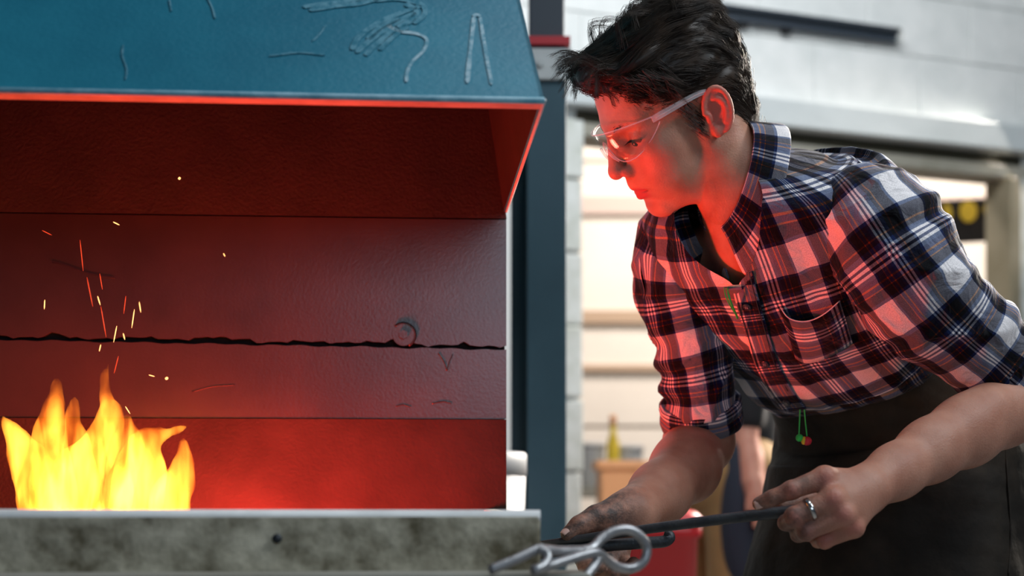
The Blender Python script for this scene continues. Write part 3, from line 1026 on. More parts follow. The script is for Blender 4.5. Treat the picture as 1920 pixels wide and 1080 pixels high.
# sparks: small glowing slivers in the air
M['spark_hot'] = emit('spark_hot', (1, .46, .14), 3.0)
M['spark_red'] = emit('spark_red', (1, .07, .02), 1.1)
sparks = [((212, 416), (224, 422), 1, 'lone bright spark above and right of the fire'), ((79, 432), (97, 441), 0, 'dim red spark at the upper left of the forge back'),
          ((419, 475), (422, 481), 1, 'tiny bright spark to the right of the spark shower'), ((84, 562), (83, 580), 1, 'short upright spark at the left of the spark shower'),
          ((236, 555), (232, 588), 0, 'upright red spark in the middle of the spark shower'), ((261, 566), (264, 586), 1, 'short bright spark at the right of the spark shower'),
          ((252, 580), (247, 615), 1, 'long bright spark above the dark split'), ((183, 555), (188, 572), 1, 'short spark at the head of a long red one'),
          ((189, 574), (199, 632), 0, 'long slanting red spark above the dark split'), ((219, 611), (213, 642), 1, 'bright spark crossing the dark split'),
          ((231, 625), (234, 637), 1, 'stubby bright spark on the dark split'), ((189, 646), (186, 659), 1, 'stubby bright spark just below the dark split'),
          ((150, 450), (156, 508), 0, 'topmost long red spark of the shower'), ((163, 520), (174, 575), 0, 'red spark below the topmost long one'), ((187, 513), (192, 543), 0, 'short red spark right of the topmost long one'),
          ((279, 703), (290, 706), 1, 'small bright spark above the right flame'), ((310, 711), (315, 708), 1, 'tiny spark right of a small bright one above the flames'),
          ((235, 762), (244, 776), 1, 'spark just above the middle flame'), ((335, 333), (338, 336), 1, 'highest tiny spark under the hood'), ((222, 668), (214, 700), 0, 'faint red spark rising from the middle flame')]
for k, (a, b, hot, lab) in enumerate(sparks):
    Y = FY + .05 * math.sin(k * 2.3)
    A, B = P(*a, Y), P(*b, Y)
    r = .00062 if hot else .00055
    if np.linalg.norm(B - A) < .004: r = .0016
    V, F = tube([A, A + (B - A) * .2, A + (B - A) * .75, B], [r * .35, r, r, r * .3], 6, ref=(0, 1, .1))
    tag(obj('spark', V, F, M['spark_hot' if hot else 'spark_red']), lab, 'spark', 'sparks over the forge fire')

# ================================================================== TOOLS
RODA, RODB = P(1008, 1023, 1.70), P(1560, 950, 1.588)
tongs = thing('tongs', RODA, 'long black iron tongs held in both hands of the smith', 'tongs')
q = np.array([RODA + (RODB - RODA) * t for t in np.linspace(.0, 1, 14)])
q[:, 2] += .0025 * np.sin(np.linspace(0, 3.1, 14))
V, F = tube(q, np.linspace(.0048, .0072, 14), 14); obj('upper_rein', V, F, M['dark_iron'], tongs)
low = [P(1010, 1037, 1.69), P(1080, 1029, 1.685), P(1150, 1022, 1.68), P(1205, 1018, 1.675), P(1240, 1016, 1.672), P(1253, 1011, 1.671), P(1255, 1003, 1.671), P(1246, 999, 1.671)]
V, F = tube(catmull(low, 40), [.0072] * 30 + list(np.linspace(.0072, .004, 10)), 12); obj('lower_rein', V, F, M['dark_iron'], tongs)

tool = thing('fire_hook', P(1000, 1075, 1.27), 'bare grey iron fire hook with a round loop handle on the forge ledge', 'fire hook')
pth = [(918, 1069, 1.262), (965, 1050, 1.27), (1008, 1030, 1.28), (1022, 1031, 1.284), (1060, 1034, 1.30), (1106, 1030, 1.32), (1128, 1010, 1.33), (1152, 996, 1.336), (1180, 993, 1.342), (1203, 1008, 1.346), (1213, 1030, 1.348), (1207, 1052, 1.346), (1188, 1065, 1.342), (1162, 1064, 1.334), (1140, 1052, 1.325), (1121, 1037, 1.312), (1100, 1039, 1.304), (1065, 1050, 1.29), (1030, 1061, 1.275), (1000, 1069, 1.262)]
V, F = tube(catmull([P(*p) for p in pth], 110), .0046, 12, ref=(0, 1, .1)); obj('bar', V, F, M['grey_iron'], tool)
V, F = tube(catmull([P(*p) for p in [(1010, 1030, 1.278), (1024, 1036, 1.276), (1027, 1048, 1.273), (1020, 1060, 1.268), (1004, 1069, 1.262)]], 24), .0042, 10, ref=(0, 1, .1)); obj('brace', V, F, M['grey_iron'], tool)
V, F = tube(catmull([P(*p) for p in [(1124, 1040, 1.316), (1116, 1058, 1.31), (1100, 1080, 1.30), (1088, 1098, 1.29)]], 20), .0046, 10, ref=(0, 1, .1)); obj('shank', V, F, M['grey_iron'], tool)

# ================================================================== THE SMITH
smith = thing('person', (P(1690, 900, 2.03)[0], 2.03, 0), 'person in a plaid flannel shirt and dark leather apron leaning over the forge', 'person')
HS = .9116; HO = np.array([.2109, 1.8, 1.3465])


def head_rot(yaw, pit, rol):
    h_ = np.array([-np.cos(yaw), -np.sin(yaw), 0]); z_ = np.array([0, 0, 1.])
    f = np.cos(pit) * h_ - np.sin(pit) * z_; u = np.sin(pit) * h_ + np.cos(pit) * z_; l = np.cross(u, f)
    return np.stack([f, np.cos(rol) * l + np.sin(rol) * u, -np.sin(rol) * l + np.cos(rol) * u], 1)


HR = head_rot(.2088, .5492, -.291)


def H2W(v): return (np.asarray(v) * HS) @ HR.T + HO


def W2H(w): return ((np.asarray(w) - HO) @ HR) / HS


# ---- head and neck (head frame: x forward, y to his left, z up)
f = SDF((-.135, -.105, -.235), (.145, .12, .165), .0017)
nb = W2H(P(1390, 350, 1.80)); nb2 = W2H(P(1440, 420, 1.85))
f.ell((-.008, 0, .055), (.100, .075, .082), .02)
f.ell((.040, 0, .060), (.056, .058, .058), .03)
f.ell((.045, 0, -.018), (.056, .056, .072), .03)
f.ell((.038, 0, -.055), (.046, .046, .042), .02)
f.ell((.082, 0, -.050), (.022, .027, .026), .02)                       # mouth mound
for s in (1, -1):
    f.cone((-.002, s * .051, -.050), (.045, s * .036, -.083), .0135, .0140, .016); f.cone((.045, s * .036, -.083), (.073, s * .016, -.091), .0140, .0145, .016)     # jaw line
    f.cone((.002, s * .056, -.015), (-.002, s * .051, -.050), .015, .0135, .02)
    f.ell((.060, s * .046, -.010), (.026, .017, .017), .022)           # cheek bone
    f.cone((.0905, s * .010, .038), (.074, s * .043, .039), .0130, .0105, .016)      # brow
    f.ell((.055, s * .035, -.045), (.03, .018, .03), .025)             # cheek
f.ell((.077, 0, -.092), (.0165, .018, .0145), .016)                    # chin
# neck, sterno muscle and adam's apple
f.cone((-.038, 0, -.02), nb, .050, .052, .008)
f.cone(nb, nb2, .055, .080, .03)
f.cone((-.035, .052, -.03), nb + np.array([.045, .012, -.02]), .014, .012, .02)
f.cone((-.035, -.052, -.03), nb + np.array([.045, -.012, -.02]), .014, .012, .02)
f.ell((.010, 0, -.118), (.016, .013, .02), .015)
for s in (1, -1):                                                      # eye sockets and lids
    f.ell((.104, s * .033, .016), (.019, .019, .012), .014, sub=True)
    f.ell((.0775, s * .0315, .0165), (.0142, .0165, .0142), .004)
    f.cone((.0905, s * .020, .0105), (.082, s * .044, .0125), .0014, .0014, .002, sub=True)   # the slit of the lowered lid
# nose
f.cone((.1005, 0, .026), (.1165, 0, -.016), .0078, .0098, .010)
f.ell((.1175, 0, -.021), (.0105, .0108, .0098), .006)
for s in (1, -1):
    f.ell((.1035, s * .0135, -.025), (.0125, .0068, .0088), .005)
    f.cone((.088, s * .016, -.02), (.096, s * .010, .005), .006, .006, .012)
    f.ell((.1090, s * .0068, -.0345), (.0062, .0032, .0055), .002, sub=True)
f.cone((.103, 0, -.034), (.1035, 0, -.045), .0045, .0055, .007)
# lips
f.cone((.1010, 0, -.0500), (.086, .026, -.0550), .0060, .0034, .003)
f.cone((.1010, 0, -.0500), (.086, -.026, -.0550), .0060, .0034, .003)
f.cone((.0965, 0, -.0668), (.084, .024, -.0605), .0076, .0042, .003)
f.cone((.0965, 0, -.0668), (.084, -.024, -.0605), .0076, .0042, .003)
for s in (1, -1):
    f.cone((.1090, 0, -.0580), (.1030, s * .013, -.0578), .0042, .0032, .001, sub=True)
    f.cone((.1030, s * .013, -.0578), (.0900, s * .029, -.0572), .0032, .0016, .001, sub=True)
f.ell((.102, 0, -.0775), (.008, .018, .0045), .008, sub=True)          # groove under the lip
# ears
for s in (1, -1):
    n_ = unit((.42, s * 1.0, .0)); bk = unit((-1., s * .42, 0)); a_ = np.array([-.22, -s * .04, 1.]); a_ = unit(a_ - n_ * a_.dot(n_)); bk = np.cross(a_, n_) * (1 if np.cross(a_, n_)[0] < 0 else -1)
    rot = np.stack([bk, a_, n_], 1)
    ec = np.array([-.018, s * .0775, .003])
    f.ell(ec, (.0185, .0310, .0060), .006, rot=rot)
    f.ell(ec + n_ * .0060 - bk * .002 - a_ * .003, (.0115, .0190, .0070), .003, sub=True, rot=rot)
    th = np.linspace(-1.25, 3.15, 18)
    rim = [ec + n_ * .0040 + bk * .0178 * np.cos(t) + a_ * .0300 * np.sin(t) for t in th] + [ec + n_ * .003 - bk * .012 + a_ * -.004]
    for i in range(len(rim) - 1):
        f.cone(rim[i], rim[i + 1], .0034, .0034, .002)
    f.ell(ec - a_ * .0275 - bk * .005 + n_ * .002, (.0080, .0055, .0090), .005)          # lobe
    f.ell(ec - bk * .0125 + n_ * .003 - a_ * .007, (.0045, .004, .0065), .003)            # tragus
    th = np.linspace(-.9, 1.9, 9)
    ah = [ec + n_ * .0045 + bk * (.0100 * np.cos(t) + .001) + a_ * (.0185 * np.sin(t) - .002) for t in th]
    for i in range(len(ah) - 1):
        f.cone(ah[i], ah[i + 1], .0026, .0026, .0025)
HV, HQ = f.mesh(2)
g = lambda d2: np.exp(-d2)
lipm = np.clip(2.2 * (g(((HV[:, 0] - .098) / .022) ** 4 + (HV[:, 1] / .024) ** 4 + ((HV[:, 2] + .0605) / .0115) ** 4) - .3), 0, 1)
flush = np.clip(.55 * g(((HV[:, 0] - .07) / .03) ** 2 + ((np.abs(HV[:, 1]) - .045) / .03) ** 2 + ((HV[:, 2] + .02) / .025) ** 2) + .9 * g(((HV[:, 0] + .018) / .024) ** 4 + ((np.abs(HV[:, 1]) - .083) / .012) ** 4 + ((HV[:, 2] - .003) / .04) ** 4) + .4 * g(((HV[:, 0] - .12) / .015) ** 2 + (HV[:, 2] + .02) ** 2 / .0003), 0, 1)
skinV = [H2W(HV)]; skinQ = [HQ]; skinL = [lipm]; skinFl = [flush]; skinD = [np.zeros(len(HV))]


def sdf_world(items, h, lo, hi, smooth=2):
    ff = SDF(lo, hi, h)
    items(ff)
    return ff.mesh(smooth)


def pts(*a): return [P(x, y, Y) for x, y, Y in a]


# ---- left arm (nearer the camera): forearm and hand gripping the tongs
WL = P(1626, 916, 1.600)


def left_arm(ff):
    el = P(1958, 748, 1.768)
    fa_ = [el, P(1880, 772, 1.735), P(1810, 810, 1.700), P(1742, 846, 1.665), P(1680, 884, 1.632), WL]
    ra_ = [.037, .0395, .0385, .0335, .0285, .0262]
    for i in range(5):
        ff.cone(fa_[i], fa_[i + 1], ra_[i], ra_[i + 1], .02 if i else .01)
    ff.cone(P(1860, 670, 1.75), el, .036, .037, .015)
    ff.cone(P(1850, 765, 1.70), P(1760, 822, 1.665), .022, .016, .025)
    fg = dict(
        index=[(1546, 896, 1.572, .0128), (1484, 919, 1.566, .0100), (1448, 934, 1.570, .0090), (1424, 944, 1.575, .0080)],
        middle=[(1562, 936, 1.556, .0130), (1490, 969, 1.556, .0108), (1474, 980, 1.580, .0092), (1498, 985, 1.602, .0082)],
        ring=[(1582, 966, 1.556, .0125), (1512, 996, 1.560, .0100), (1497, 1002, 1.584, .0088), (1520, 1002, 1.602, .0080)],
        pinky=[(1601, 990, 1.566, .0108), (1546, 1014, 1.572, .0085), (1534, 1015, 1.592, .0076), (1556, 1010, 1.606, .0070)])
    for k_, v in fg.items():
        a = [P(*q[:3]) for q in v]; r = [q[3] for q in v]
        ff.cone(WL + (a[0] - WL) * .12, a[0], .020, r[0] * .98, .012)
        ff.chain(a, r, .004, .003)
        ff.ell(a[0] + np.array([0, -.003, .001]), (r[0] * .85,) * 3, .006)
        ff.ell(a[1] + np.array([0, -.001, 0]), (r[1] * 1.06,) * 3, .003)
    a = pts((1612, 905, 1.625), (1572, 914, 1.642), (1508, 938, 1.628), (1468, 949, 1.618))
    ff.chain(a, [.018, .0135, .0112, .009], .012)


V, Q = sdf_world(left_arm, .0019, P(1395, 1060, 1.60) * np.array([1, 0, 1]) + np.array([0, 1.52, -.01]), P(1990, 600, 1.765) * np.array([1, 0, 1]) + np.array([.03, 1.84, 0]))
skinV.append(V); skinQ.append(Q); skinL.append(np.zeros(len(V)))
knuck = [P(1546, 896, 1.560), P(1562, 936, 1.543), P(1582, 966, 1.543), P(1601, 990, 1.553), P(1484, 919, 1.556), P(1490, 969, 1.545), P(1512, 996, 1.55), P(1546, 1014, 1.562)]
skinFl.append(np.clip(sum(.55 * np.exp(-((V - k_) ** 2).sum(1) / .010 ** 2) for k_ in knuck) + .18, 0, 1))
dx = P(1560, 900, 1.58)[0]
skinD.append(np.clip((dx - V[:, 0]) / .05, .10, .75))

# ---- right arm (far): forearm reaching to the tongs
WR = P(1184, 962, 1.742)


def right_arm(ff):
    fa_ = [P(1317, 772, 1.992), P(1311, 826, 1.988), P(1285, 878, 1.915), P(1238, 924, 1.822), WR]
    ra_ = [.0400, .0452, .0440, .0365, .0280]
    for i in range(4):
        ff.cone(fa_[i], fa_[i + 1], ra_[i], ra_[i + 1], .02)
    ff.cone(P(1303, 690, 1.94), fa_[0], .034, .0395, .01)
    ff.cone(WR, P(1140, 985, 1.725), .027, .022, .015)
    ff.chain(pts((1160, 962, 1.728), (1118, 970, 1.708), (1086, 986, 1.694), (1065, 1002, 1.688)), [.0190, .0150, .0122, .0092], .014)
    fg = [[(1122, 1000, 1.728), (1086, 1036, 1.702), (1098, 1062, 1.676), (1124, 1062, 1.660)], [(1142, 1004, 1.734), (1112, 1052, 1.710), (1126, 1078, 1.682), (1150, 1074, 1.664)],
          [(1160, 1004, 1.738), (1140, 1058, 1.716), (1156, 1080, 1.690), (1172, 1070, 1.668)], [(1176, 998, 1.742), (1166, 1046, 1.726), (1180, 1064, 1.702), (1188, 1054, 1.680)]]
    for v, r0 in zip(fg, (.0125, .0125, .012, .0105)):
        a = pts(*v)
        ff.cone(WR, a[0], .020, r0, .012)
        ff.chain(a, [r0, r0 * .84, r0 * .74, r0 * .66], .005)


V, Q = sdf_world(right_arm, .002, P(1040, 1100, 1.74) * np.array([1, 0, 1]) + np.array([0, 1.63, -.02]), P(1400, 640, 1.9) * np.array([1, 0, 1]) + np.array([.02, 2.06, 0]))
skinV.append(V); skinQ.append(Q); skinL.append(np.zeros(len(V))); skinFl.append(np.full(len(V), .12))
dx = P(1200, 950, 1.74)[0]
skinD.append(np.clip((dx - V[:, 0]) / .05 + .35, .12, .95))  # real grime, darkened further to paint the shade under the rod
# hidden trunk under the shirt keeps the figure one body
f = SDF((.05, 1.62, .80), (.66, 2.2, 1.36), .006)
f.cone(P(1376, 352, 1.80), P(1470, 470, 1.87), .05, .09, .03); f.cone(P(1470, 470, 1.87), P(1640, 700, 2.02), .09, .07, .03)
f.cone(P(1270, 480, 1.92), P(1590, 410, 1.75), .03, .03, .03)
f.cone(P(1388, 356, 1.808), P(1412, 446, 1.820), .042, .050, .02)
f.cone(P(1278, 490, 1.92), P(1306, 745, 1.95), .026, .030, .02); f.cone(P(1590, 410, 1.75), P(1860, 665, 1.752), .042, .036, .02)
V, Q = f.mesh(1)
skinV.append(V); skinQ.append(Q)
for l_ in (skinL, skinFl, skinD): l_.append(np.zeros(len(V)))
off = np.cumsum([0] + [len(v) for v in skinV])
obj('body', np.vstack(skinV), np.vstack([q + o_ for q, o_ in zip(skinQ, off)]), M['skin'], smith,
    attrs=dict(lip=np.concatenate(skinL), flush=np.concatenate(skinFl), dirt_shade=np.concatenate(skinD)))


# ---- eyes, lashes, brows, tooth
def uvsphere(c, r, n=16, m_=10, squash=(1, 1, 1)):
    V = []; F = []
    for i in range(m_ + 1):
        ph = math.pi * i / m_
        for j in range(n):
            t = 2 * math.pi * j / n
            V.append((r * math.sin(ph) * math.cos(t) * squash[0], r * math.sin(ph) * math.sin(t) * squash[1], r * math.cos(ph) * squash[2]))
    return np.array(V) + np.asarray(c), [tuple(x) for x in grid_faces(m_ + 1, n)]


for s in (1, -1):
    V, F = uvsphere((.0775, s * .0315, .0165), .0132); e = obj('eye', H2W(V), F, M['eye'], smith)
    V, F = uvsphere((.0870, s * .0315, .0095), .0058); obj('iris', H2W(V), F, M['iris'], e)
    mb = MB()
    for k in range(26):                                                # lashes along the upper lid
        t = k / 25
        a = np.array([.0925 - .009 * t * t, s * (.019 + .027 * t), .0118 + .003 * math.sin(t * 3.1)])
        V, F = tube([a, a + np.array([.004, s * .001 + s * .002 * t, -.0012]), a + np.array([.0072, s * .002 + s * .004 * t, -.0008])], [.00055, .0004, .0001], 4)
        mb.add(H2W(V), F)
    mb.build('eyelashes', M['lash'], smith)
    mb = MB()
    for k in range(80):                                               # brow hairs
        t = random.random()
        a = np.array([.1055 - .030 * t ** 1.8 - .002, s * (.012 + .040 * t), .0345 + .0035 * math.sin(t * 2.6) + random.uniform(-.0035, .0035) * (1.1 - t)])
        d_ = unit(np.array([-.45 * t, s * 1., .35 - .7 * t])) * random.uniform(.005, .009)
        V, F = tube([a, a + d_ * .5 + np.array([.0008, 0, 0]), a + d_], [.00035, .0003, .0001], 4)
        mb.add(H2W(V), F)
    mb.build('eyebrow', M['lash'], smith)
V, F = uvsphere((.0935, .005, -.0585), .004, squash=(1, 1.6, .8)); obj('tooth', H2W(V), F, M['tooth'], smith)

# ---- hair
def in_hair(v):
    x, y, z = v.T
    front = np.where(z > .085, .25, 0)
    line = .030 + .0 * x                                              # side hairline
    side_x = np.interp(z, [-.08, -.03, -.005, .02, .04, .06, .075, .088, .1], [-.045, -.045, .020, .028, .038, .062, .082, .100, .14])
    low = np.where(x < -.04, -.075, -.02)
    return (x < side_x) & (z > low)


f = SDF((-.145, -.11, -.09), (.16, .11, .185), .0024)
f.ell((-.010, 0, .060), (.103, .0800, .086), .02)
f.ell((-.048, 0, .0), (.054, .063, .062), .03)
f.ell((-.058, 0, -.030), (.036, .052, .042), .02)
f.ell((.035, 0, .106), (.066, .060, .031), .03)
f.ell((-.035, 0, .114), (.06, .062, .029), .03)
f.ell((.088, 0, .112), (.024, .045, .022), .02)
X = np.stack(np.meshgrid(*[f.lo[i] + f.h * np.arange(f.n[i]) for i in range(3)], indexing='ij'), -1)
f.F += (.0030 * wnoise(X * np.array([.5, 1, 1]), 85, 9) + .0016 * wnoise(X * np.array([.5, 1, 1]), 190, 10)).astype(np.float32)
# carve the face, ear openings and hairline out of the cap
x, y, z = X[..., 0], X[..., 1], X[..., 2]
side_x = np.interp(z, [-.09, -.035, -.014, -.006, .011, .029, .042, .0475, .055, .072, .081, .087, .1, .12], [-.046, -.046, -.022, .0135, .022, .0355, .0523, .070, .0814, .085, .089, .1, .112, .135])
cut = x - side_x + .004 * np.sin(z * 220 + y * 60)
f.F = np.maximum(f.F, cut.astype(np.float32))
f.F = np.maximum(f.F, (-(np.sqrt(((x + .012) / 1.0) ** 2 + ((z + .004) / 1.35) ** 2) - .027)).astype(np.float32) * (np.abs(y) > .045) + np.where(np.abs(y) > .045, 0, -1).astype(np.float32))
V, Q = f.mesh(1)
hair = obj('hair', H2W(V), Q, M['hair'], smith)


def strand_mesh(paths, rads, nseg=3):
    n, k, _ = paths.shape
    T = np.gradient(paths, axis=1); T /= np.linalg.norm(T, axis=2)[..., None] + 1e-9
    A = np.cross(T, np.array([.3, .5, .8])); A /= np.linalg.norm(A, axis=2)[..., None] + 1e-9
    B = np.cross(T, A)
    th = np.linspace(0, 2 * np.pi, nseg, endpoint=False)
    V = paths[:, :, None] + rads[..., None, None] * (np.cos(th)[None, None, :, None] * A[:, :, None] + np.sin(th)[None, None, :, None] * B[:, :, None])
    F = grid_faces(k, nseg)
    Fq = (F[None] + (np.arange(n) * k * nseg)[:, None, None]).reshape(-1, 4)
    return V.reshape(-1, 3), Fq


r3 = np.random.default_rng(11)
NCL, PER, KP = 1250, 15, 9


def cap_eval(p):
    q = np.clip((p - f.lo) / f.h, 0, np.array(f.F.shape) - 1.001); i0 = q.astype(int); w = q - i0
    out = np.zeros(len(p))
    for dx_ in (0, 1):
        for dy_ in (0, 1):
            for dz_ in (0, 1):
                out += f.F[i0[:, 0] + dx_, i0[:, 1] + dy_, i0[:, 2] + dz_] * np.abs(1 - dx_ - w[:, 0]) * np.abs(1 - dy_ - w[:, 1]) * np.abs(1 - dz_ - w[:, 2])
    return out


def cap_grad(p):
    e = .0036
    g_ = np.stack([cap_eval(p + np.eye(3)[i] * e) - cap_eval(p - np.eye(3)[i] * e) for i in range(3)], 1)
    return g_ / (np.linalg.norm(g_, axis=1)[:, None] + 1e-9)


capV = V[cap_grad(V)[:, 0] < .9]
root = capV[r3.choice(len(capV), NCL, replace=False)]
top = np.clip((root[:, 2] - .06) / .05, 0, 1); back = np.clip((-.03 - root[:, 0]) / .05, 0, 1); lo_ = np.clip((.05 - root[:, 2]) / .04, 0, 1)
ln = (.030 + .026 * top - .010 * lo_ * (1 - back)) * r3.uniform(.8, 1.3, NCL)
ln = np.where((root[:, 2] < .035) & (root[:, 0] > -.02), ln * .45, ln)
liftk = (.0025 + .006 * top) * r3.uniform(.3, 1.4, NCL)
p_ = root - cap_grad(root) * .003
guides = [p_]
for k in range(1, KP):
    bk_ = np.clip((-.035 - p_[:, 0]) / .05, 0, 1)[:, None]; tp = np.clip((p_[:, 2] - .075) / .04, 0, 1)[:, None]
    sw = wnoise(p_, 22, 77)[:, None]; sw2 = wnoise(p_, 70, 78)[:, None]
    fl_ = np.array([-1, 0, -.38]) * (1 - bk_) + np.array([-.25, 0, -1.]) * bk_
    fl_ = fl_ * (1 - tp) + (np.array([-1, .10, .05]) * (1 - bk_) + np.array([-.8, 0, -.6]) * bk_) * tp
    fl_ = fl_ + np.array([0, .38, .30]) * sw + np.array([0, .30, -.25]) * sw2 + r3.normal(size=p_.shape) * .05
    gr = cap_grad(p_); fl_ = fl_ - gr * (fl_ * gr).sum(1)[:, None]; fl_ /= np.linalg.norm(fl_, axis=1)[:, None]
    p_ = p_ + fl_ * (ln / (KP - 1))[:, None]
    want = -.002 + (liftk + .002) * (k / (KP - 1)) ** 1.2
    p_ = p_ + cap_grad(p_) * (want - np.clip(cap_eval(p_), -.02, .02))[:, None]
    guides.append(p_)
guides = np.stack(guides, 1)
s = np.linspace(0, 1, KP)
o0 = r3.normal(size=(NCL, PER, 1, 3)) * .0040; o1 = r3.normal(size=(NCL, PER, 1, 3)) * .0015
st = guides[:, None] + o0 * (1 - s)[None, None, :, None] + o1 * s[None, None, :, None]
allp = list(st.reshape(-1, KP, 3)); allr = [np.linspace(.00036, .00009, KP)] * len(allp)
# loose fringe tufts that stick out over the forehead, and a tuft on the crown
tufts = []
for k in range(46):
    yy = r3.uniform(-.045, .045)
    a = np.array([.080 + r3.normal() * .008, yy, .105 + r3.normal() * .006])
    tip = np.array([.118 + r3.uniform(-.012, .020), yy * 1.2 + r3.normal() * .006, .118 + r3.uniform(-.028, .036)])
    mid = (a + tip) / 2 + np.array([.004, 0, .016])
    tufts.append((a, mid, tip))
for k in range(14):
    yy = r3.uniform(-.05, .06)
    a = np.array([.02 + r3.uniform(-.06, .05), yy, .135]); tip = a + np.array([-.035 - r3.uniform(0, .02), r3.normal() * .012, .012 + r3.uniform(-.008, .012)])
    tufts.append((a, (a + tip) / 2 + np.array([.012, 0, .022]), tip))
for k in range(80):                                                   # locks lying on the temple
    xx_ = r3.uniform(.030, .082); a = np.array([xx_, .0735 - 7.5 * max(0, xx_ - .03) ** 2 + r3.normal() * .002, .080 + r3.normal() * .007]); tip = a + np.array([-.018 + r3.normal() * .006, .006 + r3.normal() * .002, -.026 + .25 * (xx_ - .03) + r3.normal() * .005])
    tufts.append((a, (a + tip) / 2 + np.array([.003, .004, .001]), tip))
for a, mid, tip in tufts:
    gd = catmull([a, mid, tip], KP); s = np.linspace(0, 1, KP)
    for j in range(16):
        o0 = r3.normal(size=3) * .0045; o1 = r3.normal(size=3) * .0018
        allp.append(gd + o0 * (1 - s)[:, None] + o1 * s[:, None]); allr.append(np.linspace(.00034, .00008, KP))
for k in range(420):                                                  # sideburn and nape hair
    for s_ in (1, -1):
        s = np.linspace(0, 1, KP)
        if k % 2:
            zz_ = r3.uniform(-.016, .034)
            a = np.array([.012 + .30 * zz_ + r3.normal() * .006, s_ * (.0700 + .05 * zz_), zz_]); dd = np.array([-.006, s_ * .0012, -.011]) * r3.uniform(.7, 1.3)
        else:
            a = np.array([-.066 + r3.normal() * .014, s_ * r3.uniform(.0, .052), -.058 + r3.normal() * .006]); dd = np.array([.002 + r3.normal() * .003, r3.normal() * .003, -.016])
        allp.append(a + np.outer(s, dd) + r3.normal(size=3) * .0008); allr.append(np.linspace(.00038, .0001, KP))
V, Q = strand_mesh(np.array(allp), np.array(allr))
tag(obj('hair_strands', H2W(V), Q, M['hair'], hair), kind='stuff')

# ---- safety glasses
gl = thing('safety_glasses', H2W((.11, 0, 0)), 'clear wraparound safety glasses worn by the person at the forge', 'glasses')


def lens_grid(off):
    V = []
    for i in range(49):
        y = -.066 + .132 * i / 48
        x = .1250 - 13.4 * y * y * (1 if abs(y) < .05 else 1) + off
        ay = abs(y)
        ztop = .0385 - .6 * ay * ay
        zbot = np.interp(ay, [0, .004, .008, .012, .017, .023, .030, .038, .046, .053, .059, .063, .066], [.024, .0215, .013, .004, -.003, -.0075, -.009, -.0075, -.003, .004, .012, .019, .0255])
        for j in range(9):
            v = j / 8
            V.append((x - .008 * (1 - v) ** 2, y, zbot + (ztop - zbot) * v))
    return np.array(V)


A = lens_grid(0); B = lens_grid(-.0022)
F = grid_faces(49, 9, wrap=False)
n_ = len(A)
Fa = [tuple(x) for x in F] + [tuple(x[::-1] + n_) for x in F]
bd = [i * 9 for i in range(49)] + [48 * 9 + j for j in range(1, 9)] + [i * 9 + 8 for i in range(47, -1, -1)] + [j for j in range(7, 0, -1)]
Fa += [(bd[k], bd[(k + 1) % len(bd)], bd[(k + 1) % len(bd)] + n_, bd[k] + n_) for k in range(len(bd))]
lens = obj('lens', H2W(np.vstack([A, B])), Fa, M['clear'], gl)
topedge = A.reshape(49, 9, 3)[:, 8]; botedge = A.reshape(49, 9, 3)[:, 0]
V, F = tube(H2W(topedge), .0011, 6); obj('top_rim', V, F, M['clear2'], lens)
V, F = tube(H2W(botedge), .0008, 6); obj('bottom_rim', V, F, M['clear2'], lens)
for s in (1, -1):
    pp = np.array([(.0675, s * .066, .0325), (.058, s * .070, .0335), (.040, s * .0735, .034), (.012, s * .0765, .0345), (-.008, s * .0785, .033), (-.020, s * .080, .027)])
    q = catmull(pp, 24)
    hh = np.interp(np.linspace(0, 1, 24), [0, .2, .5, 1], [.0042, .0046, .0040, .0032])
    V = []
    for p, h_ in zip(q, hh):
        for dy, dz in ((-.0011, -1), (.0011, -1), (.0011, 1), (-.0011, 1)):
            V.append(p + np.array([0, dy, dz * h_]))
    F = [tuple(x) for x in grid_faces(24, 4)] + [(3, 2, 1, 0), (92, 93, 94, 95)]
    arm = obj('temple_arm', H2W(np.array(V)), F, M['clear2'], gl, smooth=False)
    V, F = tube(H2W(q[2:22] + np.array([0, s * .0016, .0])), .0007, 5); obj('rib', V, F, M['clear2'], arm)
    V, F = tube(H2W(catmull([(.121, s * .008, .016), (.118, s * .011, .004), (.112, s * .014, -.006)], 10)), .0018, 6); obj('nose_pad', V, F, M['clear2'], gl)

# ================================================================== CLOTHES
LAT = unit((.74, -.67, 0))


def interp_sections(S, n):
    return catmull(np.array(S, float), n)


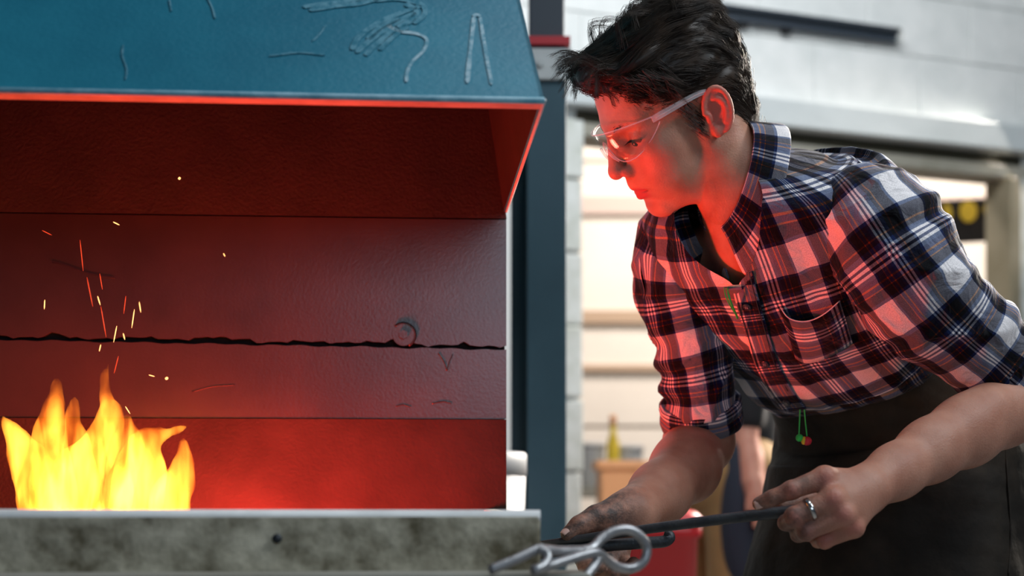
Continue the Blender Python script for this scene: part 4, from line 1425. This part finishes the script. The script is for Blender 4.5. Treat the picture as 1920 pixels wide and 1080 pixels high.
def body_loft(S, nv, nu, expo=.86, fold=None, circ=1.0, lat=LAT, v0=0., gap=None, front_sign=np.array([-.67, -.74, -.3])):
    """S rows: x y z a bf bb ; rings across a curved spine, flattened front/back"""
    Q = interp_sections(S, nv)
    c = Q[:, :3]
    T = np.gradient(c, axis=0); T /= np.linalg.norm(T, axis=1)[:, None]
    th = np.linspace(-np.pi, np.pi, nu + 1)
    Lx = lat[None] - T * (T @ lat)[:, None]; Lx /= np.linalg.norm(Lx, axis=1)[:, None]
    Fx = np.cross(T, Lx); Fx *= np.sign((Fx @ front_sign))[:, None]
    vl = v0 + np.concatenate([[0], np.cumsum(np.linalg.norm(np.diff(c, axis=0), axis=1))])
    th = np.repeat(th[None], nv, 0)
    if gap is not None:                                                # open front: the two edges part by gap(v)
        g0 = np.maximum(gap(vl), 0)[:, None]
        sg = np.where(np.arange(nu + 1)[None] >= nu // 2, 1., -1.)
        th = sg * (g0 + (np.pi - g0) * np.abs(th) / np.pi)
    ct, st = np.cos(th), np.sin(th)
    cs = np.sign(ct) * np.abs(ct) ** expo; ss = np.sign(st) * np.abs(st) ** expo
    depth = np.where(ct > 0, Q[:, 4:5], Q[:, 5:6])
    V = c[:, None] + Lx[:, None] * (Q[:, 3:4] * ss)[..., None] + Fx[:, None] * (depth * cs)[..., None]
    U_ = th / (2 * np.pi) * circ; Vv = np.broadcast_to(vl[:, None], V.shape[:2])
    if fold is not None:
        nrm = unit_rows(V - c[:, None])
        V = V + nrm * fold(th, Vv, V)[..., None]
    return V.reshape(-1, 3), grid_faces(nv, nu + 1, wrap=False), np.stack([U_, Vv], -1).reshape(-1, 2), (c, T, Lx, Fx)


def unit_rows(a): return a / (np.linalg.norm(a, axis=-1, keepdims=True) + 1e-9)


def sec(px, py, Y, a, bf, bb): return list(P(px, py, Y)) + [a, bf, bb]


SB = [sec(1408, 290, 1.806, .030, .050, .040), sec(1409, 300, 1.808, .056, .074, .066), sec(1411, 316, 1.812, .088, .086, .088), sec(1414, 338, 1.817, .126, .095, .105), sec(1424, 378, 1.828, .168, .104, .118), sec(1448, 424, 1.848, .182, .110, .120), sec(1482, 480, 1.878, .175, .118, .122),
      sec(1520, 538, 1.918, .172, .122, .122), sec(1558, 590, 1.955, .168, .126, .120), sec(1590, 630, 1.980, .164, .128, .118), sec(1606, 650, 1.990, .158, .122, .116), sec(1613, 659, 1.995, .146, .108, .112), sec(1616, 664, 1.998, .130, .094, .1)]


def crease(X, f_, seed): return np.clip(1 - np.abs(wnoise(X, f_, seed)) * 1.8, 0, 1) ** 2


def fold_body(th, v, X):
    low = np.clip((v - .24) / .15, 0, 1)
    up = np.clip(1 - v / .2, 0, 1)
    d = .0038 * np.sin(2 * np.pi * (v / .075 - th * .62 + .25 * np.sin(th * 2 + 1))) * low * np.clip(1.3 - np.abs(th - .3), 0, 1)
    d += .0034 * wnoise(X, 34, 21) + .0018 * wnoise(X, 85, 22) + .0042 * crease(X, 26, 23) * (.35 + .65 * low)
    d += .0045 * np.exp(-((th - 1.25 + (v - .15) * 3.5) / .16) ** 2) * np.clip(v / .1, 0, 1) * np.clip((.4 - v) / .1, 0, 1)    # drag fold below the near armpit
    d += .0040 * np.exp(-((th + 1.0 - (v - .12) * 2.2) / .12) ** 2) * np.clip(v / .1, 0, 1)
    d += .0022 * np.exp(-(th / .07) ** 2)                                                                                   # double cloth of the placket
    return d * np.clip(v / .03, .1, 1)


V, Fq, uv, fr_ = body_loft(SB, 130, 200, fold=fold_body, circ=1.0, gap=lambda v: .62 * np.minimum(1, (1 - v / .095) * 1.1))
uv[:, 0] += .02 * np.sin(uv[:, 1] * 9)
rowi = np.arange(len(Fq)) // 200; coli = np.arange(len(Fq)) % 200
Fq = Fq[~((coli == 99) & (uv[Fq[:, 0], 1] < .093))]                    # open neck
shirt = obj('shirt', V, Fq, M['plaid'], smith, uv=uv)
shirt['label'] = 'navy, white and rust plaid flannel shirt'
shirtV, shirtF = V, [tuple(x) for x in Fq]


def sleeve_mesh(S, nv, nu, fold, ref, circ, v0=0., u0=0., skew=0.):
    Q = catmull(np.array([list(P(*s_[:3])) + [s_[3]] for s_ in S]), nv)
    T, N, B = frames(Q[:, :3], ref)
    th = np.linspace(0, 2 * np.pi, nu + 1)
    vl = v0 + np.concatenate([[0], np.cumsum(np.linalg.norm(np.diff(Q[:, :3], axis=0), axis=1))])
    TH = np.broadcast_to(th[None], (nv, nu + 1)); VL = np.broadcast_to(vl[:, None], (nv, nu + 1))
    D = np.cos(th)[None, :, None] * N[:, None] + np.sin(th)[None, :, None] * B[:, None]
    X = Q[:, None, :3] + D * Q[:, 3][:, None, None]
    R = Q[:, 3][:, None] + fold(TH, VL, X)
    V = Q[:, None, :3] + D * R[..., None]
    U_ = u0 + TH / (2 * np.pi) * circ
    return V.reshape(-1, 3), grid_faces(nv, nu + 1, wrap=False), np.stack([U_, VL + skew * np.cos(TH)], -1).reshape(-1, 2)


def fold_L(th, v, X):
    m1 = np.clip((v - .02) / .05, 0, 1)
    elbow = np.clip((v - .20) / .10, 0, 1)
    d = .0034 * wnoise(X, 38, 31) + .0018 * wnoise(X, 95, 32) + .0050 * crease(X, 30, 33)
    d += .0042 * np.sin(2 * np.pi * (v / .046 + .35 * np.sin(th + .6))) * elbow * (.6 + .4 * np.sin(th * 1 + 2))
    d += .0065 * np.exp(-((v - .085 - .02 * np.cos(th - .4)) / .010) ** 2) * np.clip(np.cos(th - .3), 0, 1)            # puckers on top of the shoulder
    d -= .0050 * np.exp(-((v - .105 - .02 * np.cos(th - .4)) / .009) ** 2) * np.clip(np.cos(th - .3), 0, 1)
    d += .0040 * np.exp(-((v - .175 + .05 * np.cos(th + .5)) / .012) ** 2)
    return d * m1


SLEEVE_L = [(1592, 366, 1.758, .046), (1610, 386, 1.744, .0600), (1636, 420, 1.730, .0700), (1678, 482, 1.720, .0710), (1732, 556, 1.722, .0670), (1794, 616, 1.735, .0605), (1850, 660, 1.748, .0560), (1893, 696, 1.758, .0545)]
V, Fq, uv = sleeve_mesh(SLEEVE_L, 110, 110, fold_L, (.5, -.3, .7), .42, v0=.03, u0=.31)
slL = obj('sleeve', V, Fq, M['plaid'], shirt, uv=uv)


def fold_R(th, v, X):
    d = .0026 * wnoise(X, 40, 41) + .0015 * wnoise(X, 100, 42) + .0040 * crease(X, 34, 43)
    low = np.clip((v - .12) / .08, 0, 1)
    d += .0034 * np.sin(2 * np.pi * (v / .040 + .3 * np.sin(th + 2.2))) * low * (.55 + .45 * np.sin(th + 1))
    d += .0035 * np.sin(2 * np.pi * (v / .07 + th * .5)) * (1 - low)
    return d


SLEEVE_R = [(1330, 425, 1.885, .050), (1296, 440, 1.90, .060), (1276, 478, 1.915, .0595), (1272, 545, 1.928, .0560), (1288, 622, 1.938, .0528), (1305, 695, 1.950, .0502), (1316, 775, 1.968, .0485)]
V, Fq, uv = sleeve_mesh(SLEEVE_R, 90, 96, fold_R, (-.8, -.5, .2), .36, v0=.01, u0=.05)
slR = obj('sleeve', V, Fq, M['plaid'], shirt, uv=uv)


def cuff(A, B, r0, r1, ref, seed, parent, wid=1.0, u0=0., v0=0.):
    """rolled-up cuff: a thick turned band, outer face, rolled lower edge and inner face"""
    A, B = np.asarray(A), np.asarray(B)
    ax = B - A; L_ = np.linalg.norm(ax); ax = ax / L_
    N = unit(np.asarray(ref) - ax * np.dot(ref, ax)); Bn = np.cross(ax, N)
    prof = [(0, -.004), (0.0, .002), (.05, .0055), (.25, .0065), (.5, .006), (.52, .0045), (.55, .0068), (.8, .0085), (.97, .0075), (1.04, .004), (1.03, -.001), (.9, -.004), (.4, -.005)]
    nu = 90
    th = np.linspace(0, 2 * np.pi, nu + 1)
    V, uv = [], []
    vl = 0
    for k, (t, dr) in enumerate(prof):
        base = A + ax * L_ * t; r = r0 + (r1 - r0) * t
        p = base + np.outer(np.cos(th), N) * (r + dr) + np.outer(np.sin(th), Bn) * (r + dr)
        nz = .0022 * wnoise(p, 45, seed) + .0012 * wnoise(p, 120, seed + 1)
        nz[-1] = nz[0]
        p = p + (np.outer(np.cos(th), N) + np.outer(np.sin(th), Bn)) * nz[:, None]
        if k: vl += np.linalg.norm(p[0] - V[-1][0])
        V.append(p); uv.append(np.stack([u0 + th / 6.2832 * .36, np.full(nu + 1, v0 + vl)], 1))
    return obj('cuff', np.vstack(V), grid_faces(len(prof), nu + 1, wrap=False), M['plaid'], parent, uv=np.vstack(uv))


cuff(P(1312, 750, 1.962), P(1316, 792, 1.980), .0488, .0500, (-.8, -.5, .2), 51, slR, v0=.02, u0=.08)
cuff(P(1864, 670, 1.751), P(1906, 704, 1.762), .0540, .0555, (.5, -.3, .7), 53, slL, v0=.045, u0=.3)

# ---- collar
cN, TN, LN, FN = fr_[0][0], -fr_[1][0], fr_[2][0], fr_[3][0]           # centre, axis up the neck, left, front
LN = unit((.34, -.94, .0)); FN = np.array([-.36, -.20, -.90]); FN = unit(FN - LN * FN.dot(LN)); TN = np.cross(FN, LN)
if TN[0] > 0: TN = -TN
cC = P(1388, 345, 1.803)


def collar_row(phis, r_b, r_f, h_b, h_f, pw=2.0):
    w = (0.5 + .5 * np.cos(phis)) ** pw                                # 1 in front, 0 at the back
    r = r_b + (r_f - r_b) * w; h_ = h_b + (h_f - h_b) * w
    return cC + (np.cos(phis) * r * 1.02)[:, None] * FN + (np.sin(phis) * r)[:, None] * LN + h_[:, None] * TN


phis = np.linspace(.16, 2 * np.pi - .16, 90)
rows = [collar_row(phis, .060, .058, -.012, -.030), collar_row(phis, .062, .060, .012, -.012), collar_row(phis, .064, .063, .032, .006), collar_row(phis, .069, .068, .034, .008, 2),
        collar_row(phis, .074, .074, .020, -.006), collar_row(phis, .081, .093, .004, -.024, 2.4), collar_row(phis, .088, .112, -.010, -.046, 3.)]
V = np.vstack(rows)
uvc = np.vstack([np.stack([phis * .075, np.full(90, k * .014)], 1) for k in range(len(rows))])
col_o = obj('collar', V, grid_faces(len(rows), 90, wrap=False), M['plaid'], shirt, uv=uvc)
sm = col_o.modifiers.new('thickness', 'SOLIDIFY'); sm.thickness = .0024; sm.offset = 1
ss_ = col_o.modifiers.new('smooth', 'SUBSURF'); ss_.levels = 1; ss_.render_levels = 1
# dark crew neck of the undershirt
ph2 = np.linspace(0, 2 * np.pi, 40)
q = collar_row(ph2, .0575, .0600, .0, -.012)
V, F = tube(q, .0045, 8, cap=False); us = obj('undershirt', V, F, M['black_cotton'], smith)

# ---- details laid on the cloth (found by shooting rays at the shirt surface)
bvh = BVHTree.FromPolygons([Vector(v) for v in shirtV], shirtF)


def on_shirt(px, py, off=.001):
    d_ = P(px, py, 1.) - np.array([0, 0, CAMZ])
    hit, nr, i_, dist = bvh.ray_cast(Vector((0, 0, CAMZ)), Vector(unit(d_)))
    if hit is None:
        return P(px, py, 1.8), -unit(d_)
    nr = np.array(nr)
    if nr.dot(d_) > 0: nr = -nr
    return np.array(hit) + nr * off, nr


for (px, py) in ((1384, 482), (1403, 571), (1437, 679), (1478, 752)):
    p, n_ = on_shirt(px, py, .0034)
    V, F = tube([p, p + n_ * .0018, p + n_ * .0022], [.0056, .0056, .0046], 16, ref=(1, .2, .3)); b_o = obj('button', V, F, M['button'], shirt)
    for a in range(4):
        c0 = p + n_ * .0022 + .0017 * (np.cos(a * 1.57 + .6) * unit(np.cross(n_, (0, 0, 1))) + np.sin(a * 1.57 + .6) * np.cross(n_, unit(np.cross(n_, (0, 0, 1)))))
        V, F = tube([c0, c0 + n_ * .0004], .0006, 5, ref=(1, .2, .3)); obj('thread', V, F, M['thread'], b_o)
# placket strip
prow = []
pl_line = catmull(np.array([(1381, 474, 0), (1390, 510, 0), (1404, 566, 0), (1420, 622, 0), (1440, 682, 0), (1466, 732, 0), (1492, 766, 0)], float), 70)
for w_ in np.linspace(-21, 21, 7):
    prow.append(np.array([on_shirt(x + w_, y - w_ * .12, .0028)[0] for x, y, _ in pl_line]))
for r_ in prow:                                                        # iron out single ray misses
    for _ in range(3): r_[1:-1] = (r_[:-2] + r_[1:-1] * 2 + r_[2:]) / 4
vv_ = np.linspace(.06, .42, 70)
plk = obj('placket', np.vstack(prow), grid_faces(7, 70, wrap=False), M['plaid'], shirt, uv=np.vstack([np.stack([np.full(70, .045 + k * .0053), vv_ + .02], 1) for k in range(7)]))
sm = plk.modifiers.new('thickness', 'SOLIDIFY'); sm.thickness = .0012
# placket stitching
for dx_ in (-17, 17):
    q = [on_shirt(x + dx_, y, .0034)[0] for x, y in ((1382, 478), (1390, 510), (1403, 565), (1420, 620), (1438, 680), (1462, 730))]
    V, F = tube(catmull(q, 60), .0006, 5); obj('seam', V, F, M['button'], shirt)
# breast pocket: bag of cloth standing a little off the chest, with a pale edge
top = [(1464, 574), (1480, 586), (1500, 590), (1525, 588), (1550, 580), (1575, 562)]
bot = [(1492, 668), (1505, 676), (1525, 676), (1550, 668), (1575, 655), (1598, 640)]
rowsP = []
for k in range(8):
    t = k / 7
    rw = []
    for (a, b__) in zip(top, bot):
        x, y = a[0] + (b__[0] - a[0]) * t, a[1] + (b__[1] - a[1]) * t
        rw.append(on_shirt(x, y, .0022 + .010 * (1 - t) ** 2 * math.sin(math.pi * (top.index(a)) / 5))[0])
    rowsP.append(catmull(rw, 26))
V = np.vstack(rowsP)
uvp = np.vstack([np.stack([np.linspace(.235, .315, 26), np.full(26, .20 + k * .010)], 1) for k in range(8)])
pk = obj('pocket', V, grid_faces(8, 26, wrap=False), M['plaid'], shirt, uv=uvp)
sm = pk.modifiers.new('thickness', 'SOLIDIFY'); sm.thickness = .0015
V, F = tube(rowsP[0], .0009, 6); obj('pocket_edge', V, F, M['thread'], pk)

# ---- earplugs on a green cord
ec = thing('earplug_cord', on_shirt(1380, 540, .003)[0], 'thin green earplug cord threaded down the front of the plaid shirt', 'earplugs')
q = [on_shirt(x, y, .0095)[0] for x, y in ((1357, 482), (1374, 540), (1391, 588))]
V, F = tube(catmull(q, 30), .0014, 6); obj('cord', V, F, M['cord'], ec)
q = [on_shirt(x, y, .0095)[0] + o for (x, y), o in zip(((1357, 482), (1374, 540), (1391, 588)), (0, np.array([-.004, 0, 0]), 0))]
V, F = tube(catmull(q, 20), .0008, 6); obj('cord', V, F, M['cord'], ec)
YB = 1.86
for x0, x1 in ((1500, 1498), (1508, 1513)):
    V, F = tube(catmull(pts((x0, 768, YB), ((x0 + x1) / 2, 795, YB), (x1, 818, YB)), 14), .0009, 6); obj('cord', V, F, M['cord'], ec)
V, F = uvsphere(P(1499, 821, YB), .005); obj('knot', V, F, M['cord'], ec)
V, F = uvsphere(P(1513, 827, YB), .0058, squash=(1.1, 1, 1)); pl_ = obj('plug', V, F, M['plug_red'], ec)
V, F = uvsphere(P(1507, 826, YB), .0050, squash=(.7, 1, 1.1)); obj('plug', V, F, M['plug_yel'], ec)

# ---- apron, trousers and boots
SA = [sec(1594, 632, 1.985, .142, .104, .108), sec(1624, 684, 2.005, .154, .106, .114), sec(1654, 740, 2.03, .164, .116, .118), sec(1674, 796, 2.045, .176, .134, .122), sec(1684, 860, 2.05, .186, .150, .124), sec(1682, 930, 2.05, .192, .156, .126), sec(1676, 1010, 2.045, .198, .162, .128), sec(1668, 1100, 2.04, .206, .170, .13), sec(1660, 1250, 2.04, .215, .18, .132), sec(1655, 1420, 2.04, .225, .19, .134)]


def fold_A(th, v, X):
    return .004 * wnoise(X * np.array([1, 1, .5]), 26, 61) + .0018 * wnoise(X, 70, 62) + .006 * np.sin(th * 5 + 3 * np.sin(v * 6)) * np.clip((v - .1) / .3, 0, 1)


V, Fq, uv, fra = body_loft(SA, 90, 120, fold=fold_A, circ=1.0, expo=.92)
apron = obj('apron', V, Fq, M['leather'], smith, uv=uv)
apron['label'] = 'worn dark brown leather apron'
sm = apron.modifiers.new('thickness', 'SOLIDIFY'); sm.thickness = .003
bva = BVHTree.FromPolygons([Vector(v) for v in V], [tuple(x) for x in Fq])


def on_apron(px, py, off):
    d_ = P(px, py, 1.) - np.array([0, 0, CAMZ])
    hit, nr, *_ = bva.ray_cast(Vector((0, 0, CAMZ)), Vector(unit(d_)))
    if hit is None: return P(px, py, 1.9)
    nr = np.array(nr); nr = -nr if nr.dot(d_) > 0 else nr
    return np.array(hit) + nr * off


for line in ([(1878, 800), (1885, 900), (1890, 1000), (1886, 1078)],):
    V, F = tube(catmull([on_apron(x, y, .004) for x, y in line], 40), .0016, 6); obj('apron_seam', V, F, M['leather'], apron)
for sx, fy in ((.09, -.08), (-.09, .08)):
    hip = P(1680, 930, 2.05) + LAT * sx; knee = np.array([hip[0] + .02, hip[1] - .06 * 0, .48]); ank = np.array([hip[0] + .05, hip[1] + .04, .10])
    q = catmull([hip + np.array([0, 0, .04]), hip, knee, ank], 24)
    V, F = tube(q, np.interp(np.linspace(0, 1, 24), [0, .3, .6, 1], [.095, .09, .068, .055]), 20, ref=(1, .2, 0)); obj('trouser_leg', V, F, M['denim'], smith)
    fs = SDF(ank + np.array([-.26, -.22, -.11]), ank + np.array([.12, .14, .06]), .006)
    fs.cone(ank, ank + np.array([0, 0, -.05]), .05, .045, .02); toe = ank + np.array([-.15, -.10, -.065])
    fs.cone(ank + np.array([.03, .02, -.06]), toe, .040, .036, .02)
    Vb, Qb = fs.mesh(1); Vb[:, 2] = np.maximum(Vb[:, 2], 0.0); obj('boot', Vb, Qb, M['shoe'], smith)

# ---- ring on the middle finger of the near hand, finger nails
a, b__ = P(1562, 936, 1.556), P(1490, 969, 1.556)
c0 = a + (b__ - a) * .60; ax = unit(b__ - a)
N = unit(np.cross(ax, (0, 0, 1))); B = np.cross(ax, N)
th = np.linspace(0, 2 * np.pi, 40, endpoint=False)
Vr = []
for dr, t in ((.0, -.0026), (.0016, -.0026), (.0020, -.001), (.0020, .001), (.0016, .0026), (0, .0026)):
    rr = .0116 + dr
    Vr.append(c0 + ax * t + np.outer(np.cos(th), N) * rr + np.outer(np.sin(th), B) * rr)
rg = tag(obj('ring', np.vstack(Vr), grid_faces(6, 40), M['silver']), 'plain silver ring on a finger of the hand nearest the camera', 'ring')


def nail(c, n, up_, w, l):
    n = unit(n); up_ = unit(up_ - n * np.dot(up_, n)); sd = np.cross(n, up_)
    V = []
    for i in range(9):
        for j in range(9):
            u_, v_ = (i / 8 - .5) * 2, (j / 8 - .5) * 2
            rr = math.sqrt(max(0, 1 - .35 * v_ * v_ * (1 if v_ > 0 else .8)))
            V.append(c + up_ * l * v_ + sd * w * u_ * rr - n * (.35 * w * u_ * u_ + .12 * l * v_ * v_))
    o = obj('fingernail', np.array(V), grid_faces(9, 9, wrap=False), M['nail'], smith)
    s_ = o.modifiers.new('thickness', 'SOLIDIFY'); s_.thickness = .0008


tip = P(1424, 944, 1.575); kn = P(1448, 934, 1.570)
nail(tip + np.array([-.0010, -.0079, -.0002]), np.array([-.25, -1., .0]), unit(tip - kn), .0052, .0062)
tip = P(1065, 1002, 1.688); kn = P(1086, 986, 1.694)
nail(tip + np.array([-.003, -.0062, .0062]), np.array([-.3, -.6, .7]), unit(tip - kn), .0052, .0064)

# ================================================================== SECOND PERSON far behind
p2 = thing('person', (P(1375, 900, 3.9)[0], 3.9, 0), 'person in a black top and tan trousers standing in the background', 'person')
X0 = P(1375, 900, 3.9)[0]; Y0 = 3.95


def figure(ff):
    ff.ell((X0 + .03, Y0, 1.60), (.085, .095, .115), .02)
    ff.cone((X0 + .03, Y0, 1.52), (X0 + .03, Y0, 1.42), .05, .06, .02)
    ff.ell((X0 - .02, Y0, 1.56), (.05, .06, .07), .02); ff.cone((X0 - .06, Y0, 1.60), (X0 - .075, Y0, 1.57), .010, .013, .012)
    for s in (-1, 1): ff.ell((X0 + .035, Y0 + s * .098, 1.585), (.018, .010, .03), .006)
    ff.ell((X0 - .045, Y0, 1.515), (.022, .022, .018), .012); ff.ell((X0 - .055, Y0, 1.625), (.014, .045, .010), .012)
    ff.cone((X0 - .02, Y0 + .14, 1.36), (X0 + .05, Y0 - .14, 1.36), .06, .06, .04)
    ff.cone((X0 + .01, Y0, 1.30), (X0, Y0, .95), .12, .12, .04)
    sh = np.array([X0 + .04, Y0 - .17, 1.36]); el = P(1392, 800, 3.82); wr = P(1412, 905, 3.76)
    ff.cone(sh, el, .050, .042, .02); ff.cone(el, wr, .040, .027, .015)
    ff.cone(wr, P(1420, 935, 3.75), .028, .030, .012)
    for k in range(4):
        a = P(1413 + 6 * k, 945, 3.735 + .015 * k); ff.cone(a, a + np.array([.004, 0, -.055 - .012 * math.sin(k * 1.0 + .6)]), .010, .008, .005)
    ff.cone(P(1408, 925, 3.735), P(1400, 958, 3.73), .011, .009, .006)
    sh = np.array([X0 - .04, Y0 + .17, 1.36]); ff.cone(sh, (X0 - .08, Y0 + .2, 1.08), .05, .042, .02); ff.cone((X0 - .08, Y0 + .2, 1.08), (X0 - .1, Y0 + .18, .84), .04, .028, .02)
    ff.ell((X0 - .1, Y0 + .18, .78), (.03, .04, .06), .02)
    for s in (-1, 1):
        ff.cone((X0 - .03 * s, Y0 + .09 * s, .92), (X0 - .03 * s, Y0 + .1 * s, .50), .09, .065, .03); ff.cone((X0 - .03 * s, Y0 + .1 * s, .5), (X0 - .03 * s, Y0 + .1 * s, .06), .062, .045, .02)


V, Q = sdf_world(figure, .009, (X0 - .3, Y0 - .45, 0.0), (X0 + .35, Y0 + .4, 1.78), 2)
obj('body', V, Q, M['skin'], p2, attrs=dict(lip=np.zeros(len(V)), flush=np.full(len(V), .3), dirt_shade=np.zeros(len(V))))
f = SDF((X0 - .3, Y0 - .45, .8), (X0 + .35, Y0 + .4, 1.5), .009)
f.cone((X0 - .02, Y0 + .14, 1.365), (X0 + .05, Y0 - .14, 1.365), .066, .066, .04); f.cone((X0 + .01, Y0, 1.30), (X0, Y0, .97), .132, .136, .04)
sh = np.array([X0 + .04, Y0 - .17, 1.36]); el = P(1393, 800, 3.82); f.cone(sh, el + (sh - el) * .1, .062, .054, .03)
sh = np.array([X0 - .04, Y0 + .17, 1.36]); f.cone(sh, (X0 - .075, Y0 + .2, 1.12), .06, .055, .03)
V, Q = f.mesh(2); obj('shirt', V, Q, M['black_cotton'], p2)
f = SDF((X0 - .3, Y0 - .3, .03), (X0 + .3, Y0 + .35, 1.06), .009)
f.cone((X0 - .01, Y0, .98), (X0 - .01, Y0, .90), .142, .14, .03)
for s in (-1, 1):
    f.cone((X0 - .04 * s - .02, Y0 + .085 * s, .92), (X0 - .05 * s - .04, Y0 + .1 * s, .50), .105, .085, .03); f.cone((X0 - .05 * s - .04, Y0 + .1 * s, .5), (X0 - .05 * s - .03, Y0 + .1 * s, .08), .085, .07, .03)
V, Q = f.mesh(2); obj('trousers', V, Q, M['tan'], p2)
f = SDF((X0 - .25, Y0 - .35, .5), (X0 + .3, Y0 + .2, 1.1), .009)
f.ell(P(1392, 975, 3.80), (.062, .05, .24), .03)
V, Q = f.mesh(2); obj('navy_jacket', V, Q, M['denim'], p2)
for s in (-1, 1):
    f = SDF((X0 - .35, Y0 + .1 * s - .1, 0), (X0 + .15, Y0 + .1 * s + .1, .2), .008)
    f.cone((X0 - .03, Y0 + .1 * s, .05), (X0 - .2, Y0 + .1 * s - .02, .045), .05, .042, .02)
    Vb, Qb = f.mesh(1); obj('boot', Vb, Qb, M['shoe'], p2)
f = SDF((X0 - .1, Y0 - .13, 1.5), (X0 + .16, Y0 + .13, 1.76), .006)
f.ell((X0 + .042, Y0, 1.635), (.088, .098, .095), .02)
V, Q = f.mesh(1); obj('hair', V, Q, M['hair'], p2)
